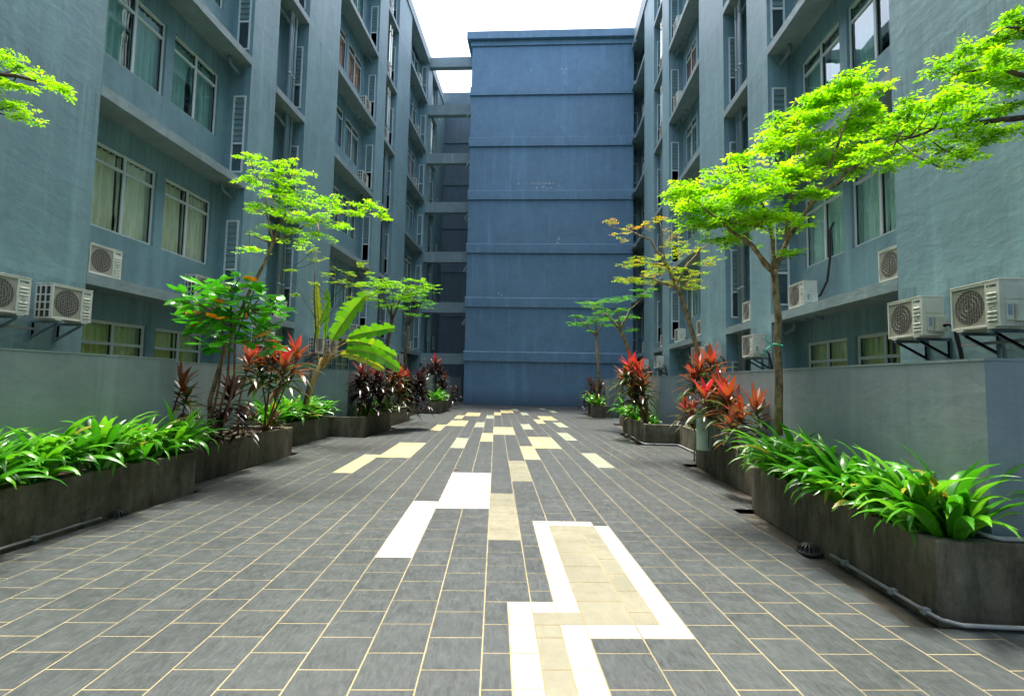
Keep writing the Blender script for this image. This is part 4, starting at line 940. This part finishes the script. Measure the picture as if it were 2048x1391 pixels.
tree('slim_tree', 'thin sparse-leaved sapling behind the banana', [(-5.4, 10.9, Z0), P(620, 760, 10.9), P(632, 660, 10.9), P(628, 590, 10.9), P(632, 500, 10.9)], [.03, .026, .02, .015, .01],
     [[P(632, 660, 10.9), P(660, 600, 10.9), P(700, 560, 10.9), P(735, 530, 10.9)], [P(632, 640, 10.9), P(600, 585, 10.9), P(575, 540, 10.9)], [P(640, 650, 10.9), P(690, 590, 10.9), P(740, 580, 10.9)]],
     pads_px([(630, 497, 16, 7), (640, 520, 22, 9), (655, 545, 30, 8), (690, 545, 34, 9), (720, 530, 28, 8), (735, 545, 22, 6), (670, 565, 34, 8), (715, 570, 30, 8), (740, 590, 24, 7), (580, 540, 18, 6), (632, 565, 18, 6), (590, 590, 10, 4), (695, 595, 26, 6)], 10.9, .4, 23, 60), 'yellow_leaf', 'dark_bark', .05, 17, 'slim layered trees in the planters', tones=(.28, .12))
tree('slim_tree', 'small feathery tree far on the right, straight trunk on the planter with the grassy tuft', [(2.35, 21.7, Z0), P(1198, 740, 21.7), P(1192, 672, 21.7)], [.08, .065, .055],
     [[P(1192, 672, 21.7), P(1170, 645, 21.7), P(1150, 635, 21.7)], [P(1192, 672, 21.7), P(1210, 640, 21.7)], [P(1192, 672, 21.7), P(1190, 630, 21.7)]],
     pads_px([(1160, 632, 34, 8), (1150, 650, 30, 7), (1185, 640, 36, 10), (1185, 612, 28, 6), (1205, 625, 30, 6), (1175, 648, 32, 6), (1150, 645, 22, 4), (1205, 650, 26, 5), (1185, 662, 26, 4)], 21.7, .5, 24, 110), 'far_leaf', 'bark', .085, 18, 'slim layered trees in the planters', tones=(.5, .2))
tree('slim_tree', 'leaning feathery tree far on the right, behind the staked cordyline', [(3.2, 16.6, Z0), P(1262, 715, 16.6), P(1250, 680, 16.6), P(1240, 660, 16.6)], [.085, .075, .065, .06],
     [[P(1240, 660, 16.6), P(1215, 630, 16.6), P(1190, 615, 16.6)], [P(1240, 660, 16.6), P(1260, 620, 16.6), P(1285, 595, 16.6)], [P(1240, 660, 16.6), P(1235, 610, 16.6)]],
     pads_px([(1200, 605, 38, 9), (1225, 640, 36, 10), (1180, 605, 30, 6), (1235, 598, 36, 7), (1275, 592, 34, 7), (1290, 580, 36, 5), (1225, 620, 40, 8), (1255, 635, 34, 8), (1205, 635, 30, 7), (1265, 660, 26, 5), (1300, 590, 26, 4), (1235, 650, 26, 6)], 16.6, .5, 25, 100), 'far_leaf', 'bark', .075, 19, 'slim layered trees in the planters', tones=(.62, .2))

# ---- broad-leaved shrub
def broad_shrub():
    r_ = random.Random(77); Y = 7.0; base = Vector((-4.85, Y, Z0)); t = thing('broad_leaved_shrub', 'shrub with big round glossy green leaves, a few orange, in the left planter', 'shrub', base)
    tb = MB()
    stems = [[base, P(436, 780, Y), P(448, 690, Y), P(440, 620, Y)], [base + Vector((.12, .1, 0)), P(468, 770, Y), P(470, 680, Y), P(492, 620, Y)], [base + Vector((.05, .05, 0)), P(455, 760, Y), P(462, 650, Y), P(462, 575, Y)]]
    for s in stems: tb.tube([Vector(p) - base for p in s], [.02, .017, .014, .01], 8)
    tb.build('stems', M['cane'], t, True)
    lb = MB(); lv = MB()
    clusters = [(372, 590), (395, 605), (385, 640), (420, 580), (415, 625), (445, 565), (440, 610), (470, 590), (465, 640), (495, 575), (500, 615), (525, 590), (540, 610), (552, 625), (515, 650), (430, 665), (455, 685), (405, 660), (500, 680), (530, 680), (545, 695), (418, 690), (480, 555), (520, 625), (480, 620), (450, 640), (400, 570), (535, 655), (360, 600), (410, 640), (430, 590), (455, 590), (485, 600), (510, 575), (555, 605), (525, 665), (470, 665), (440, 640), (395, 650)]
    pts3 = [Vector(p) - base for s in stems for p in s[1:]]
    for x, y in clusters:
        c = at(x, y, Y + r_.uniform(-.55, .45)) - base; src = min(pts3, key=lambda e: (e - c).length)
        lb.tube([src, src.lerp(c, .5) + Vector((0, 0, -.04)), c], [.012, .009, .006], 5)
        for k in range(r_.randint(7, 9)):
            az = 6.283 * k / 8 + r_.uniform(-.3, .3); el = r_.uniform(-.5, .75); d = Vector((math.cos(az) * math.cos(el), math.sin(az) * math.cos(el), math.sin(el)))
            L = r_.uniform(.19, .30); wd = L * r_.uniform(.44, .54); lv.tone = 1.0 if r_.random() < .022 else min(.9, max(0, r_.gauss(.55, .22)))
            side = Vector((-d.y, d.x, 0)).normalized(); side = rot_about(side, d, r_.uniform(-.5, .5)); p = c + d * .03; rows = []
            for i in range(7):
                q = i / 6; wv = wd * (math.sin(math.pi * min(1, q ** 1.35)) ** .8 * .98 + .03) if q < 1 else .01; nr = side.cross(d)
                rows.append((lv.vert(p + side * wv / 2 + nr * .12 * wv), lv.vert(p), lv.vert(p - side * wv / 2 + nr * .12 * wv))); p = p + d * L / 6; d = (d + Vector((0, 0, -.09))).normalized()
            for r0, r1 in zip(rows, rows[1:]): lv.face((r0[0], r0[1], r1[1], r1[0])); lv.face((r0[1], r0[2], r1[2], r1[1]))
    lb.build('twigs', M['cane'], t, True); lv.build('foliage', M['shrub'], t, True)
    m = MB(); c = at(466, 585, 6.9) - base; m.tube([c + Vector((0, 0, -.1)), c + Vector((.01, 0, .12))], .014, 6); m.build('blue_tie', M['blue_tie'], t, True)
broad_shrub()

# ---- banana
def banana():
    Y = 11.0; base = at(601, 840, Y); base.z = Z0; t = thing('banana_plant', 'banana plant with torn bright leaves arching to the right, among the lilies', 'banana plant', base)
    q = lambda x, y, dy=0: at(x, y, Y + dy) - base
    s = MB(); s.tube([Vector((0, 0, -.05)), q(615, 795), q(632, 750), q(645, 715)], [.07, .06, .05, .04], 10); s.build('stem', M['petiole'], t, True)
    r_ = random.Random(4)
    leaves = [([(640, 735), (634, 690), (637, 640), (634, 600), (632, 562)], 12, 0, .85, .1, 1), ([(642, 735), (650, 690), (652, 640), (655, 605), (652, 578)], 10, .1, .35, .3, 0), ([(644, 730), (660, 690), (680, 655), (705, 620), (734, 588)], 21, .0, .45, .7, 0),
              ([(645, 732), (672, 690), (705, 672), (748, 662), (790, 656)], 13, -.2, .4, .5, 0), ([(645, 735), (670, 700), (700, 683), (745, 690), (792, 712)], 14, .2, .5, .55, 0), ([(644, 738), (668, 708), (700, 700), (750, 708), (800, 738)], 14, -.45, .3, .6, 0), ([(642, 742), (660, 720), (688, 708), (725, 716), (768, 738)], 11, .1, .9, .5, 1)]
    for li, (pts, wpx, dy, tone, flat, split) in enumerate(leaves):
        ctl = [q(x, y, dy * i / 4) for i, (x, y) in enumerate(pts)]; k = Y / FPX
        N = 40; path = []
        for i in range(N + 1):                      # Catmull-Rom through the control points
            u = i / N * (len(ctl) - 1); j = min(int(u), len(ctl) - 2); f = u - j; p0, p1, p2, p3 = ctl[max(j - 1, 0)], ctl[j], ctl[j + 1], ctl[min(j + 2, len(ctl) - 1)]
            path.append(.5 * ((2 * p1) + (p2 - p0) * f + (2 * p0 - 5 * p1 + 4 * p2 - p3) * f * f + (3 * p1 - p0 - 3 * p2 + p3) * f ** 3))
        st = 13 if li < 3 else 18; L = MB(); mr = MB(); mr.tube(path[::2], [.018 - .013 * i / (len(path[::2]) - 1) for i in range(len(path[::2]))], 6)
        n = N - st
        view = Vector((0, -1, .25)).normalized()
        for sgn in (-1, 1):
            i = 0
            while i < n:
                seg = r_.randint(1, 3) if not split else 1; sag = r_.uniform(.1, .9); wj = r_.uniform(.78, 1.15); lv_t = min(1, max(0, tone + r_.gauss(0, .16))); L.tone = lv_t
                j1 = min(n, i + seg); prev = None
                for m_ in range(i, j1 + 1):
                    f = m_ / n; p = path[st + m_]; d = (path[min(N, st + m_ + 1)] - path[max(0, st + m_ - 1)]).normalized()
                    across = d.cross(view).normalized(); w_ = wpx * k * (math.sin(math.pi * min(1, f * .92 + .06)) ** .55) * 1.1 * wj
                    if m_ == j1 and j1 < n: w_ *= .72
                    out = (across * sgn * (.75 + .0 * flat) + view * .35 + UP * (-.25 - .5 * sag * (1 if sgn * across.z < 0 else .2))).normalized()
                    a = L.vert(p); b = L.vert(p + out * w_ * .55 + d * w_ * .12); c = L.vert(p + out * w_ * .55 + (out + UP * -.5 * sag).normalized() * w_ * .5 + d * w_ * .3)
                    if prev: L.face((prev[0], prev[1], b, a)); L.face((prev[1], prev[2], c, b))
                    prev = (a, b, c)
                i = j1
        lf = L.build('leaf', M['banana'], t, True); mr.build('midrib', M['petiole'], lf, True)
banana()
# pale green tube standing in the right planter
p = at(1409, 868, 8.6); t = thing('plastic_tube', 'pale green plastic tube standing upright among the red cordylines', 'tube', (p.x, p.y, Z0 - .05))
m = MB(); h_ = at(1409, 818, 8.6).z - Z0 + .05; m.lathe((0, 0, 0), [(.13, 0), (.13, h_), (.112, h_), (.112, .05), (0, .05)], 28); m.build('tube_wall', M['pvc'], t, True)
m = MB(); m.lathe((0, 0, 0), [(.130, h_ - .05), (.137, h_ - .045), (.137, h_ - .01), (.13, h_ - .005)], 28); m.build('rim', M['pvc'], t, True)
m = MB(); m.tube([(.02, -.136, .05), (.025, -.14, h_ * .5), (.03, -.136, h_)], .006, 5); m.build('cord', M['black'], t, True)

# one dry leaf lying on the paving
def dry_leaf():
    p = onfloor(905, 940); m = MB(); m.tone = .2; lance(m, (0, 0, .012), Vector((.9, .3, .1)), .11, .05, .2, .2)
    o = m.build('fallen_leaf', M['cane'], None, True); o.location = p; tag(o, 'single dry brown leaf lying on the dark paving near the white inlay', 'leaf')
def onfloor(x, y):
    d = rt * ((x - 1024) / FPX) + up * ((695.5 - y) / FPX) + fw; q = Vector((0, 0, EYE)) + d * (-EYE / d.z); q.z = 0; return q
dry_leaf()
